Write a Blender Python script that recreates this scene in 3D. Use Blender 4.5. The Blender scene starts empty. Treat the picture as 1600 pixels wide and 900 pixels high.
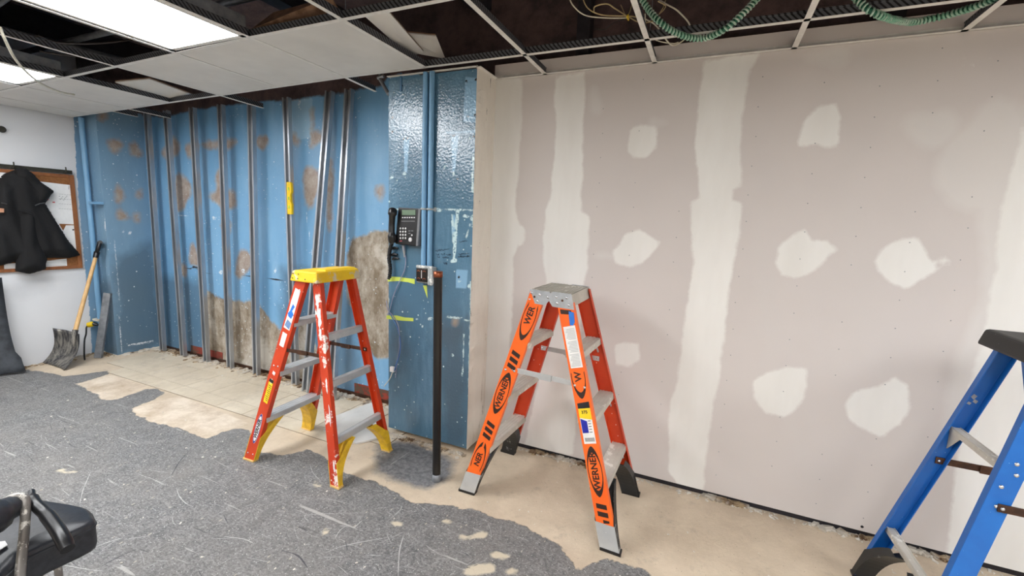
import bpy, bmesh, math, random
import numpy as np
from mathutils import Vector, Matrix, noise as mnoise
random.seed(7); np.random.seed(7)
S = bpy.context.scene
# ---------------------------------------------------------------- camera
R = np.array([[0.9120, -0.0960, 0.3990], [0.4090, 0.1150, -0.9050], [0.0410, 0.9890, 0.1440]])
Zc = -np.array([604-800., -(5190-450.), -691.]); Zc /= np.linalg.norm(Zc)
Yc = np.array([1112-800., -(362-450.), -691.]); Yc /= np.linalg.norm(Yc)
Yc -= Zc*(Yc@Zc); Yc /= np.linalg.norm(Yc); Xc = np.cross(Yc, Zc)
R = np.array([Xc, Yc, Zc])
H = 1.48
cd = bpy.data.cameras.new('camera'); cam = bpy.data.objects.new('camera', cd); S.collection.objects.link(cam)
cd.sensor_width = 36; cd.lens = 691/1600*36; cd.clip_start = .02
M4 = Matrix([[*R[0], 0], [*R[1], 0], [*R[2], H], [0, 0, 0, 1]]); cam.matrix_world = M4
S.camera = cam
# ---------------------------------------------------------------- world and exposure
W = bpy.data.worlds.new('world'); S.world = W; W.use_nodes = True
W.node_tree.nodes['Background'].inputs[0].default_value = (.9, .92, 1, 1)
W.node_tree.nodes['Background'].inputs[1].default_value = 0.06
S.view_settings.view_transform = 'Standard'; S.view_settings.look = 'None'
S.view_settings.gamma = 1; S.view_settings.use_curve_mapping = False
S.view_settings.exposure = 0.66
LAMP = 11.5          # radiance of every fluorescent diffuser

C = np.array([0, 0, H])
def ray(u, v): return R @ np.array([u-800., -(v-450.), -691.])
def onz(u, v, z=0.): d = ray(u, v); return Vector(C + d*((z-H)/d[2]))
def ony(u, v, y): d = ray(u, v); return Vector(C + d*(y/d[1]))
def onx(u, v, x): d = ray(u, v); return Vector(C + d*(x/d[0]))
YW, YA, YP = 2.57, 2.72, 2.33           # drywall, alcove wall, pier face
XL, XJ = -5.62, -5.36                   # left wall, jog side
CZ = 2.35
def cz(x): return CZ - .05*max(0., -2.2-x)/3.4

# ---------------------------------------------------------------- materials
def lin(c):
    return tuple((x/255/12.92 if x/255 <= .04045 else ((x/255+.055)/1.055)**2.4) for x in c[:3]) + (1,)
class NT:
    def __init__(s, name):
        s.m = bpy.data.materials.new(name); s.m.use_nodes = True; s.t = s.m.node_tree
        s.b = s.t.nodes['Principled BSDF']
        s.tc = s.t.nodes.new('ShaderNodeTexCoord')
    def n(s, ty, **k):
        o = s.t.nodes.new(ty)
        for a, b in k.items():
            if a.startswith('i_'):
                key = a[2:]; key = int(key) if key.isdigit() else key.replace('_', ' ')
                o.inputs[key].default_value = b
            else: setattr(o, a, b)
        return o
    def l(s, a, b): s.t.links.new(a, b)
    def noise(s, scale, detail=4, rough=.6, stretch=None, dist=0.):
        o = s.n('ShaderNodeTexNoise'); o.inputs['Scale'].default_value = scale; o.inputs['Detail'].default_value = detail
        o.inputs['Roughness'].default_value = rough; o.inputs['Distortion'].default_value = dist
        if stretch:
            mp = s.n('ShaderNodeMapping'); mp.inputs['Scale'].default_value = stretch
            s.l(s.tc.outputs['Object'], mp.inputs[0]); s.l(mp.outputs[0], o.inputs['Vector'])
        else: s.l(s.tc.outputs['Object'], o.inputs['Vector'])
        return o.outputs['Fac']
    def vor(s, scale, feature='F1', stretch=None):
        o = s.n('ShaderNodeTexVoronoi', feature=feature); o.inputs['Scale'].default_value = scale
        if stretch:
            mp = s.n('ShaderNodeMapping'); mp.inputs['Scale'].default_value = stretch
            s.l(s.tc.outputs['Object'], mp.inputs[0]); s.l(mp.outputs[0], o.inputs['Vector'])
        else: s.l(s.tc.outputs['Object'], o.inputs['Vector'])
        return o.outputs['Distance']
    def ramp(s, f, a, b, lo=0., hi=1.):
        o = s.n('ShaderNodeMapRange'); o.clamp = True
        s.l(f, o.inputs[0]); o.inputs[1].default_value = a; o.inputs[2].default_value = b
        o.inputs[3].default_value = lo; o.inputs[4].default_value = hi
        return o.outputs[0]
    def math(s, op, a, b=None):
        o = s.n('ShaderNodeMath', operation=op)
        for i, x in enumerate((a, b)):
            if x is None: continue
            if isinstance(x, (int, float)): o.inputs[i].default_value = x
            else: s.l(x, o.inputs[i])
        return o.outputs[0]
    def mix(s, fac, a, b):
        o = s.n('ShaderNodeMix', data_type='RGBA')
        for i, x in ((0, fac), (6, a), (7, b)):
            if isinstance(x, (tuple, float, int)): o.inputs[i].default_value = x
            else: s.l(x, o.inputs[i])
        return o.outputs[2]
    def attr(s, name):
        o = s.n('ShaderNodeAttribute', attribute_name=name); return o.outputs['Fac']
    def mask(s, name, scale=6, amp=.05, soft=.01, detail=6):
        nz = s.noise(scale, detail, .65)
        f = s.math('ADD', s.attr(name), s.math('MULTIPLY', s.math('SUBTRACT', nz, .5), 2*amp))
        return s.ramp(f, -soft, soft)
    def bump(s, h, strength=.3, dist=.01):
        o = s.n('ShaderNodeBump'); o.inputs['Strength'].default_value = strength; o.inputs['Distance'].default_value = dist
        s.l(h, o.inputs['Height']); s.l(o.outputs[0], s.b.inputs['Normal'])
    def fin(s, col, rough=.5, metal=0.):
        for k, v in (('Base Color', col), ('Roughness', rough), ('Metallic', metal)):
            if isinstance(v, (tuple, float, int)): s.b.inputs[k].default_value = v
            else: s.l(v, s.b.inputs[k])
        return s.m
def plain(name, c1, c2=None, rough=.5, metal=0., scale=20, bump=0., stretch=None, lo=.35, hi=.65, detail=5):
    q = NT(name); nz = q.noise(scale, detail, .6, stretch)
    col = q.mix(q.ramp(nz, lo, hi), lin(c1), lin(c2 or tuple(x*.85 for x in c1)))
    if bump: q.bump(nz, bump, .004)
    return q.fin(col, rough, metal)
def speck(name, base, dark, spk, rough=.5, metal=0., s1=9, th=.60, scale2=45, th2=.07, stretch=None):
    """painted or bare surface with worn blotches and splashes of plaster"""
    q = NT(name); a = q.noise(s1, 8, .7, stretch)
    col = q.mix(q.ramp(q.noise(5, 4), .35, .7), lin(base), lin(dark))
    col = q.mix(q.ramp(a, th, th+.03), col, lin(spk))
    col = q.mix(q.ramp(q.vor(scale2), th2, th2-.03), col, lin(spk))
    q.bump(a, .15, .002)
    return q.fin(col, rough, metal)

Mt = {}
Mt['white_metal'] = plain('white_metal', (232, 230, 226), (214, 212, 206), .5)
Mt['galv'] = plain('galv', (190, 194, 200), (160, 165, 172), .28, .7, 14, .1, (1, 1, .2))
Mt['galv_dull'] = plain('galv_dull', (150, 154, 160), (118, 122, 128), .45, .4, 16, .1)
q = NT('tee_web'); v = q.n('ShaderNodeTexWave', wave_type='BANDS', bands_direction='DIAGONAL'); v.inputs['Scale'].default_value = 28
q.l(q.tc.outputs['Object'], v.inputs['Vector'])
Mt['tee_web'] = q.fin(q.mix(q.ramp(v.outputs['Fac'], .62, .7), lin((104, 106, 112)), lin((34, 34, 38))), .5, .3)
q = NT('tile'); a = q.noise(3, 3); b = q.noise(180, 2)
q.bump(b, .12, .002); Mt['tile'] = q.fin(q.mix(q.ramp(a, .3, .7), lin((224, 222, 218)), lin((210, 208, 204))), .9)
Mt['tile_edge'] = plain('tile_edge', (150, 118, 96), (110, 84, 66), .95)
q = NT('lamp'); e = q.n('ShaderNodeEmission'); e.inputs[0].default_value = (.965, .985, 1, 1); e.inputs[1].default_value = LAMP
q.l(e.outputs[0], q.t.nodes['Material Output'].inputs[0]); Mt['lamp'] = q.m
q = NT('deck'); a = q.noise(7, 6, .7, (1, 1, .25))
q.bump(a, .5, .02); Mt['deck'] = q.fin(q.mix(q.ramp(a, .35, .7), lin((128, 108, 108)), lin((88, 76, 80))), .9)
Mt['black_steel'] = plain('black_steel', (44, 40, 46), (28, 26, 32), .6)
Mt['orange'] = speck('orange', (208, 68, 26), (188, 52, 20), (232, 214, 204), .42, 0, 9, .70, 26, .08)
Mt['orange_bright'] = speck('orange_bright', (250, 112, 34), (240, 98, 28), (235, 225, 215), .38, 0, 7, .79, 26, .035)
Mt['orange_splash'] = speck('orange_splash', (206, 66, 28), (186, 52, 22), (238, 226, 220), .45, 0, 8, .56, 26, .13)
Mt['yellow'] = speck('yellow', (246, 204, 24), (228, 180, 20), (206, 188, 158), .5, 0, 9, .56, 40, .05)
Mt['yellow_foot'] = plain('yellow_foot', (240, 196, 40), (206, 160, 40), .5, 0, 25)
Mt['cream_rubber'] = plain('cream_rubber', (226, 190, 120), (200, 160, 96), .7)
Mt['alu'] = speck('alu', (206, 206, 205), (176, 178, 180), (232, 228, 222), .42, .35, 8, .62, 34, .08)
Mt['alu_white'] = speck('alu_white', (206, 200, 190), (182, 176, 166), (232, 228, 220), .6, .05, 12, .58, 30, .09)
Mt['alu_plate'] = plain('alu_plate', (196, 200, 206), (172, 176, 182), .38, .45, 12, .1)
Mt['rivet'] = plain('rivet', (220, 222, 226), (190, 192, 196), .25, .9)
Mt['black_foot'] = speck('black_foot', (34, 36, 38), (24, 25, 27), (130, 132, 132), .5, 0, 14, .63, 40, .06)
Mt['brown_steel'] = plain('brown_steel', (92, 62, 46), (60, 42, 34), .5, .5, 30)
Mt['blue'] = speck('blue', (22, 104, 186), (14, 88, 168), (140, 182, 214), .42, 0, 12, .66, 40, .06)
Mt['blue_dark'] = Mt['blue']
Mt['black_cap'] = speck('black_cap', (30, 29, 29), (20, 19, 20), (120, 114, 108), .5, 0, 6, .66, 30, .05)
Mt['ink'] = plain('ink', (52, 30, 22), (44, 26, 20), .5)
Mt['black_ink'] = plain('black_ink', (22, 22, 26), (30, 30, 34), .6)
Mt['pen'] = plain('pen', (24, 40, 66), (34, 52, 78), .7)
Mt['label_white'] = plain('label_white', (236, 234, 232), (222, 220, 218), .6)
Mt['label_yellow'] = plain('label_yellow', (244, 214, 30), (232, 196, 30), .6)
Mt['label_blue'] = plain('label_blue', (30, 40, 170), (24, 32, 140), .5)
Mt['logo_blue'] = plain('logo_blue', (40, 50, 150), (30, 40, 130), .5)
Mt['tape_blue'] = plain('tape_blue', (44, 122, 214), (34, 104, 196), .6)
Mt['grime_blue'] = plain('grime_blue', (86, 120, 170), (120, 150, 190), .7)
Mt['lime_tape'] = speck('lime_tape', (206, 222, 96), (190, 206, 80), (236, 236, 220), .6, 0, 12, .62, 30, .05)
Mt['black_plastic'] = plain('black_plastic', (20, 20, 23), (13, 13, 15), .32)
Mt['phone_grey'] = plain('phone_grey', (120, 122, 126), (100, 102, 106), .4)
Mt['lcd'] = plain('lcd', (104, 128, 104), (92, 116, 94), .3)
Mt['key'] = plain('key', (226, 226, 228), (206, 206, 210), .4)
Mt['conduit'] = speck('conduit', (122, 168, 204), (108, 156, 194), (200, 215, 225), .4, 0, 10, .72, 60, .03)
Mt['conduit_dark'] = speck('conduit_dark', (74, 118, 156), (60, 100, 136), (180, 195, 205), .4, 0, 10, .72, 60, .03)
Mt['box_paint'] = speck('box_paint', (178, 182, 182), (150, 156, 158), (230, 230, 226), .6, 0, 20, .55, 60, .1)
Mt['socket'] = plain('socket', (34, 26, 24), (20, 16, 16), .4)
Mt['copper'] = plain('copper', (176, 104, 74), (136, 76, 52), .35, .8)
Mt['pipe'] = speck('pipe', (18, 17, 19), (12, 11, 13), (84, 80, 80), .28, .0, 16, .72, 50, .04, (3, 3, .3))
Mt['wire_white'] = plain('wire_white', (222, 216, 200), (200, 194, 176), .5)
Mt['wire_tan'] = plain('wire_tan', (186, 166, 124), (160, 140, 100), .5)
Mt['wire_grey'] = plain('wire_grey', (150, 154, 176), (126, 130, 156), .5)
Mt['wire_blue'] = plain('wire_blue', (76, 124, 190), (60, 104, 170), .5)
Mt['wire_dark'] = plain('wire_dark', (48, 40, 40), (34, 28, 28), .5)
Mt['bx_green'] = plain('bx_green', (196, 214, 202), (120, 180, 152), .35, .2)
Mt['bx_grey'] = plain('bx_grey', (30, 104, 78), (24, 84, 64), .5, .1)
q = NT('coat'); a = q.noise(9, 5, .6); q.bump(a, .5, .02)
Mt['coat'] = q.fin(q.mix(q.ramp(a, .3, .7), lin((14, 14, 17)), lin((8, 8, 10))), .88)
Mt['coat_zip'] = plain('coat_zip', (120, 120, 122), (90, 90, 92), .4, .6)
Mt['patch_tan'] = plain('patch_tan', (196, 146, 116), (176, 126, 98), .8)
Mt['grey_cloth'] = plain('grey_cloth', (66, 70, 76), (44, 47, 52), .8, 0, 12, .4)
Mt['wood_frame'] = plain('wood_frame', (152, 96, 54), (126, 76, 42), .55, 0, 8, .1, (1, 4, 1))
Mt['cork'] = plain('cork', (150, 100, 58), (128, 80, 44), .9, 0, 60, .2)
Mt['paper'] = plain('paper', (234, 234, 234), (226, 226, 226), .8)
Mt['print_grey'] = plain('print_grey', (150, 152, 154), (170, 172, 172), .8)
Mt['print_red'] = plain('print_red', (200, 90, 90), (190, 80, 100), .8)
Mt['rail_dark'] = plain('rail_dark', (62, 60, 50), (44, 42, 36), .6, .3)
Mt['handle_wood'] = plain('handle_wood', (222, 184, 128), (200, 158, 104), .5, 0, 14, .1, (6, 6, .4))
q = NT('shovel_steel'); a = q.noise(9, 8, .75, (3, 3, .7)); q.bump(a, .3, .004)
Mt['shovel_steel'] = q.fin(q.mix(q.ramp(a, .42, .6), lin((62, 62, 66)), lin((150, 146, 138))), .55, .5)
Mt['vinyl'] = plain('vinyl', (48, 50, 56), (34, 36, 41), .38, 0, 60, .08)
Mt['worn_chrome'] = speck('worn_chrome', (150, 146, 142), (110, 104, 98), (220, 216, 208), .35, .5, 22, .52, 60, .1)
Mt['level_yellow'] = plain('level_yellow', (240, 206, 20), (226, 188, 16), .45)
Mt['vial'] = plain('vial', (190, 220, 90), (170, 200, 80), .2)
Mt['board_white'] = speck('board_white', (214, 212, 208), (198, 196, 192), (180, 170, 156), .8, 0, 8, .66, 50, .03)
q = NT('rubble'); a = q.noise(26, 4, .7); b = q.noise(5, 3)
Mt['rubble'] = q.fin(q.mix(q.ramp(b, .45, .55), q.mix(q.ramp(a, .4, .6), lin((176, 154, 122)), lin((96, 72, 52))), lin((196, 188, 176))), .95)
Mt['scratch_dust'] = plain('scratch_dust', (198, 196, 194), (176, 174, 172), .8)
Mt['scuff_dark'] = plain('scuff_dark', (66, 66, 70), (84, 84, 88), .7)
Mt['red_base'] = speck('red_base', (150, 60, 46), (110, 46, 36), (90, 70, 56), .8, 0, 12, .5, 40, .08)
Mt['plaster_crumb'] = plain('plaster_crumb', (224, 220, 212), (200, 192, 180), .9)

# structure materials with masks
q = NT('drywall')
col = q.mix(q.ramp(q.noise(1.3, 3), .3, .7), lin((213, 206, 203)), lin((207, 200, 197)))
col = q.mix(q.math('MULTIPLY', q.mask('mud2', 5, .03, .02), .45), col, lin((226, 224, 221)))
col = q.mix(q.math('MULTIPLY', q.mask('mud', 7, .028, .008, 9), .95), col, q.mix(q.ramp(q.noise(4, 4, .6, (1, 1, .25)), .35, .65), lin((238, 237, 234)), lin((229, 227, 223))))
col = q.mix(q.math('MULTIPLY', q.ramp(q.noise(2.1, 8, .75), .71, .73), .5), col, lin((228, 226, 222)))
q.bump(q.math('MULTIPLY', q.mask('mud', 5, .022, .03), 1.), .25, .003)
Mt['drywall'] = q.fin(col, .8)

def paint_wall(name, base, base2, light, chip, rough, dirt=(58, 66, 72), bump=.25, glossn=False, orange=None):
    q = NT(name)
    col = q.mix(q.ramp(q.noise(1.2, 4, .6), .32, .68), lin(base), lin(base2))
    col = q.mix(q.math('MULTIPLY', q.ramp(q.noise(2.5, 7, .7, (2.4, 2.4, .5)), .5, .72), .35), col, lin(light))
    col = q.mix(q.math('MULTIPLY', q.mask('pad', 8, .004, .004), .9), col, lin(light))
    col = q.mix(q.math('MULTIPLY', q.mask('dirt', 4, .10, .06), .55), col, lin(dirt))
    tan = q.mix(q.ramp(q.noise(14, 6, .7), .35, .65), lin((186, 168, 148)), lin((152, 122, 92)))
    col = q.mix(q.math('MULTIPLY', q.mask('stain', 7, .05, .022), .85), col, tan)
    conc = q.mix(q.ramp(q.noise(5, 8, .75, (1.4, 1.4, .8)), .38, .6), lin((182, 172, 158)), lin((124, 110, 92)))
    conc = q.mix(q.ramp(q.noise(2.3, 5, .7), .52, .64), conc, lin((198, 192, 182)))
    col = q.mix(q.mask('conc', 6, .07, .014), col, conc)
    col = q.mix(q.math('MULTIPLY', q.mask('chip', 22, .012, .003), q.ramp(q.noise(60, 4, .7), .40, .46)), col, lin(chip))
    sp = q.math('MULTIPLY', q.ramp(q.vor(24), .13, .10), q.ramp(q.noise(1.7, 3), .42, .60))
    sp2 = q.math('MULTIPLY', q.ramp(q.vor(9.3), .065, .05), q.ramp(q.noise(2.9, 3), .40, .5))
    col = q.mix(q.math('MAXIMUM', sp, sp2), col, lin(chip))
    dk = q.math('MULTIPLY', q.ramp(q.noise(16, 8, .8, (1.5, 1.5, .6)), .66, .70), q.ramp(q.noise(1.1, 2), .46, .6))
    col = q.mix(q.math('MULTIPLY', dk, .6), col, lin((46, 62, 80)))
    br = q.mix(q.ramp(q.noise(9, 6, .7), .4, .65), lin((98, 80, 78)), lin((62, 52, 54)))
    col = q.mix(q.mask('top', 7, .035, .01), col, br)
    col = q.mix(q.mask('hole', 30, .002, .002), col, lin((34, 30, 30)))
    h = q.noise(75, 3, .5) if glossn else q.noise(26, 4, .6)
    q.bump(h, bump, .006)
    if glossn:
        q.b.inputs['Coat Weight'].default_value = .8; q.b.inputs['Coat Roughness'].default_value = .13; q.b.inputs['Coat IOR'].default_value = 1.6
        q.l(q.b.inputs['Normal'].links[0].from_socket, q.b.inputs['Coat Normal'])
    return q.fin(col, q.math('ADD', q.math('MULTIPLY', q.mask('conc', 6, .07, .014), .45), rough))
Mt['alcove_paint'] = paint_wall('alcove_paint', (106, 156, 196), (122, 170, 208), (154, 192, 218), (216, 226, 234), .36)
Mt['left_blue'] = paint_wall('left_blue', (114, 152, 182), (122, 152, 174), (142, 174, 198), (214, 220, 226), .40)
Mt['pier_paint'] = paint_wall('pier_paint', (80, 120, 146), (66, 106, 132), (132, 176, 208), (196, 222, 226), .2, bump=.35, glossn=True)
q = NT('white_wall')
col = q.mix(q.ramp(q.noise(1.1, 3), .3, .7), lin((226, 227, 230)), lin((214, 216, 220)))
col = q.mix(q.math('MULTIPLY', q.mask('smear', 3, .10, .10), .45), col, lin((128, 130, 134)))
bl = q.mix(q.ramp(q.noise(3, 5), .35, .65), lin((112, 152, 184)), lin((120, 150, 174)))
bl = q.mix(q.ramp(q.vor(16), .12, .09), bl, lin((206, 214, 222)))
col = q.mix(q.mask('blue', 22, .016, .003), col, bl)
Mt['white_wall'] = q.fin(col, .5)
q = NT('pier_side')
col = q.mix(q.ramp(q.noise(3, 6, .7, (2, 2, .5)), .3, .7), lin((244, 238, 228)), lin((228, 222, 212)))
col = q.mix(q.ramp(q.noise(9, 8, .75, (2, 2, .45)), .63, .65), col, lin((132, 128, 124)))
col = q.mix(q.math('MULTIPLY', q.ramp(q.noise(4, 8, .75, (3, 3, .3)), .60, .66), .5), col, lin((150, 126, 100)))
q.bump(q.noise(24, 5, .7), .4, .006); Mt['pier_side'] = q.fin(col, .8)
q = NT('room_paint'); Mt['room_paint'] = q.fin(q.mix(q.noise(1.2, 3), lin((204, 202, 200)), lin((190, 188, 186))), .8)

q = NT('floor')
tan = q.mix(q.ramp(q.noise(2.2, 8, .7), .3, .7), lin((222, 205, 182)), lin((188, 170, 147)))
tan = q.mix(q.math('MULTIPLY', q.ramp(q.noise(7, 8, .8), .56, .72), .45), tan, lin((128, 116, 102)))
tan = q.mix(q.ramp(q.vor(38), .07, .05), tan, lin((120, 106, 92)))
pale = q.mix(q.ramp(q.noise(3.4, 8, .75), .40, .62), lin((222, 208, 190)), lin((184, 164, 140)))
tan = q.mix(q.mask('pale', 7, .02, .008), tan, pale)
dk = q.mix(q.ramp(q.noise(34, 6, .8), .38, .62), lin((70, 76, 86)), lin((132, 134, 138)))
tan = q.mix(q.math('MULTIPLY', q.mask('glue', 7, .06, .03), .92), tan, dk)
tan = q.mix(q.math('MULTIPLY', q.mask('dust', 4, .10, .06), .6), tan, lin((176, 176, 178)))
g = q.mix(q.ramp(q.noise(70, 6, .9, (1, 1.6, 1)), .40, .60), lin((62, 62, 65)), lin((156, 155, 154)))
g = q.mix(q.math('MULTIPLY', q.ramp(q.noise(17, 7, .85, (1.5, .8, 1), 1.2), .50, .58), .55), g, lin((70, 70, 73)))
g = q.mix(q.math('MULTIPLY', q.ramp(q.noise(13, 7, .85, (.8, 1.6, 1), 1.6), .54, .62), .5), g, lin((166, 164, 161)))
g = q.mix(q.math('MULTIPLY', q.ramp(q.noise(1.6, 6, .7), .38, .7), .45), g, lin((140, 135, 129)))
g = q.mix(q.math('MULTIPLY', q.ramp(q.noise(9, 8, .85), .53, .66), .5), g, lin((74, 75, 80)))
g = q.mix(q.math('MULTIPLY', q.ramp(q.vor(60), .16, .11), .8), g, lin((206, 204, 202)))
g = q.mix(q.math('MULTIPLY', q.ramp(q.vor(23, stretch=(1, .45, 1)), .10, .07), .7), g, lin((196, 186, 170)))
def scratches(ang, sc, th, seed):
    mp = q.n('ShaderNodeMapping'); mp.inputs['Rotation'].default_value = (0, 0, ang); mp.inputs['Scale'].default_value = (1.1, 26, 1)
    mp.inputs['Location'].default_value = (seed, seed*2, 0)
    q.l(q.tc.outputs['Object'], mp.inputs[0]); o = q.n('ShaderNodeTexNoise'); o.inputs['Scale'].default_value = sc; o.inputs['Detail'].default_value = 3
    o.inputs['Distortion'].default_value = .6
    q.l(mp.outputs[0], o.inputs['Vector']); return q.ramp(o.outputs['Fac'], th, th+.03)
for a_, s_, t_, sd in ((.5, 1.5, .70, 1.), (1.9, 1.3, .705, 4.), (2.7, 1.7, .70, 8.)):
    g = q.mix(q.math('MULTIPLY', scratches(a_, s_, t_, sd), .6), g, lin((198, 194, 190)))
g = q.mix(q.math('MULTIPLY', scratches(2.2, 1.6, .72, 12.), .7), g, lin((52, 52, 56)))
g = q.mix(q.mask('fleck', 16, .02, .006), g, lin((206, 194, 172)))
mk = q.mask('grey', 11, .045, .004, 10)
col = q.mix(mk, tan, g)
q.bump(q.math('ADD', q.math('MULTIPLY', mk, .8), q.math('MULTIPLY', q.noise(45, 6, .85), .9)), .5, .009)
Mt['floor'] = q.fin(col, q.ramp(q.noise(6, 5), .3, .7, .5, .75))
q = NT('floor_tile')
t1 = q.mix(q.ramp(q.noise(2.4, 8, .7), .32, .7), lin((216, 204, 184)), lin((190, 176, 154)))
t1 = q.mix(q.math('MULTIPLY', q.ramp(q.noise(5, 8, .75), .52, .7), .5), t1, lin((150, 138, 124)))
Mt['floor_tile'] = q.fin(t1, .6)

# ---------------------------------------------------------------- mesh helpers
class MB:
    def __init__(s): s.v = []; s.f = []; s.sm = []
    def add(s, vs, fs, smooth=False):
        k = len(s.v); s.v += [Vector(v) for v in vs]; s.f += [tuple(i+k for i in f) for f in fs]; s.sm += [smooth]*len(fs); return s
    def box(s, c, d, rot=None):
        c = Vector(c); m = rot if rot is not None else Matrix.Identity(3)
        vs = [c + m @ Vector((x*d[0]/2, y*d[1]/2, z*d[2]/2)) for x in (-1, 1) for y in (-1, 1) for z in (-1, 1)]
        return s.add(vs, [(0, 1, 3, 2), (4, 6, 7, 5), (0, 4, 5, 1), (2, 3, 7, 6), (0, 2, 6, 4), (1, 5, 7, 3)])
    def bb(s, a, b):
        a = Vector(a); b = Vector(b); return s.box((a+b)/2, [abs(x) for x in (b-a)])
    def hexa(s, bot, top):
        return s.add(list(bot)+list(top), [(3, 2, 1, 0), (4, 5, 6, 7), (0, 1, 5, 4), (1, 2, 6, 5), (2, 3, 7, 6), (3, 0, 4, 7)])
    def prism(s, poly, o, ex, ey, depth, off=0.):
        """2-D polygon poly in frame (o, ex, ey), thick along ex x ey"""
        o = Vector(o); ex = Vector(ex); ey = Vector(ey); n = ex.cross(ey).normalized(); k = len(poly)
        a = [o + ex*p[0] + ey*p[1] + n*off for p in poly]; b = [p + n*depth for p in a]
        return s.add(a+b, [tuple(range(k-1, -1, -1)), tuple(range(k, 2*k))] + [(i, (i+1) % k, (i+1) % k+k, i+k) for i in range(k)])
    def tube(s, pts, r, n=8, cap=True, smooth=True):
        pts = [Vector(p) for p in pts]; rs = r if isinstance(r, (list, tuple)) else [r]*len(pts)
        ring = []; up = None
        for i, p in enumerate(pts):
            t = (pts[min(i+1, len(pts)-1)] - pts[max(i-1, 0)])
            if t.length < 1e-9: t = Vector((0, 0, 1))
            t.normalize()
            if up is None:
                up = Vector((0, 0, 1)) if abs(t.z) < .9 else Vector((1, 0, 0))
            x = up - t*up.dot(t); x.normalize(); y = t.cross(x); up = x
            ring.append([p + (x*math.cos(2*math.pi*j/n) + y*math.sin(2*math.pi*j/n))*rs[i] for j in range(n)])
        vs = [q for r_ in ring for q in r_]; m = len(pts)
        s.add(vs, [(i*n+j, i*n+(j+1) % n, (i+1)*n+(j+1) % n, (i+1)*n+j) for i in range(m-1) for j in range(n)], smooth)
        if cap: s.add(ring[0], [tuple(range(n-1, -1, -1))]); s.add(ring[-1], [tuple(range(n))])
        return s
    def cyl(s, a, b, r, n=12): return s.tube([a, b], r, n)
    def dome(s, c, nrm, r, h=None, n=8):
        nrm = Vector(nrm).normalized(); h = h or r*.6; c = Vector(c)
        t = nrm.orthogonal().normalized(); b = nrm.cross(t); vs = []
        for (rr, hh) in ((1, 0), (.8, .6), (.4, .92)):
            vs += [c + nrm*h*hh + (t*math.cos(2*math.pi*j/n) + b*math.sin(2*math.pi*j/n))*r*rr for j in range(n)]
        vs.append(c+nrm*h)
        fs = [(i*n+j, i*n+(j+1) % n, (i+1)*n+(j+1) % n, (i+1)*n+j) for i in range(2) for j in range(n)] + [(2*n+j, 2*n+(j+1) % n, 3*n) for j in range(n)]
        return s.add(vs, fs, True)
    def sheet(s, grid, smooth=True):
        m = len(grid); n = len(grid[0])
        return s.add([p for r_ in grid for p in r_], [(i*n+j, i*n+j+1, (i+1)*n+j+1, (i+1)*n+j) for i in range(m-1) for j in range(n-1)], smooth)
def smoothpath(p, k=8):
    p = [Vector(x) for x in p]; p = [p[0]*2-p[1]] + p + [p[-1]*2-p[-2]]; out = []
    for i in range(1, len(p)-2):
        for j in range(k):
            t = j/k; a, b, c, d = p[i-1], p[i], p[i+1], p[i+2]
            out.append(.5*((2*b) + (c-a)*t + (2*a-5*b+4*c-d)*t*t + (3*b-a-3*c+d)*t**3))
    out.append(p[-2]); return out
COL = S.collection
def link(name, me, mat, parent=None):
    o = bpy.data.objects.new(name, me); COL.objects.link(o); me.materials.append(Mt[mat] if isinstance(mat, str) else mat)
    if parent is not None: o.parent = parent
    return o
def wloc(o):
    v = Vector((0, 0, 0))
    while o is not None: v += o.location; o = o.parent
    return v
def build(name, mb, mat, parent=None, bevel=0., origin=None, weld=False):
    base = wloc(parent) if parent is not None else Vector((0, 0, 0))
    org = Vector(origin) if origin is not None else Vector((0, 0, 0))
    if parent is None and origin is None and mb.v:
        xs = [v.x for v in mb.v]; ys = [v.y for v in mb.v]; zs = [v.z for v in mb.v]
        org = Vector(((min(xs)+max(xs))/2, (min(ys)+max(ys))/2, min(zs)))
    me = bpy.data.meshes.new(name); me.from_pydata([v-base-org for v in mb.v], [], mb.f); me.update()
    bm = bmesh.new(); bm.from_mesh(me)
    if weld: bmesh.ops.remove_doubles(bm, verts=bm.verts, dist=1e-5)
    bmesh.ops.recalc_face_normals(bm, faces=bm.faces)
    bm.to_mesh(me); bm.free()
    if not weld: me.polygons.foreach_set('use_smooth', mb.sm)
    o = link(name, me, mat, parent); o.location = org
    if bevel:
        b = o.modifiers.new('bevel', 'BEVEL'); b.width = bevel; b.segments = 2; b.limit_method = 'ANGLE'
    return o
def thing(name, label, cat, loc, group=None):
    o = bpy.data.objects.new(name, None); COL.objects.link(o); o.location = loc; o.empty_display_size = .05
    return tag(o, label, cat, group)
def tag(o, label, cat, group=None):
    o['label'] = label; o['category'] = cat
    if group: o['group'] = group
    return o
def struct(o): o['kind'] = 'structure'; return o
def stuff(o): o['kind'] = 'stuff'; return o

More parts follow.
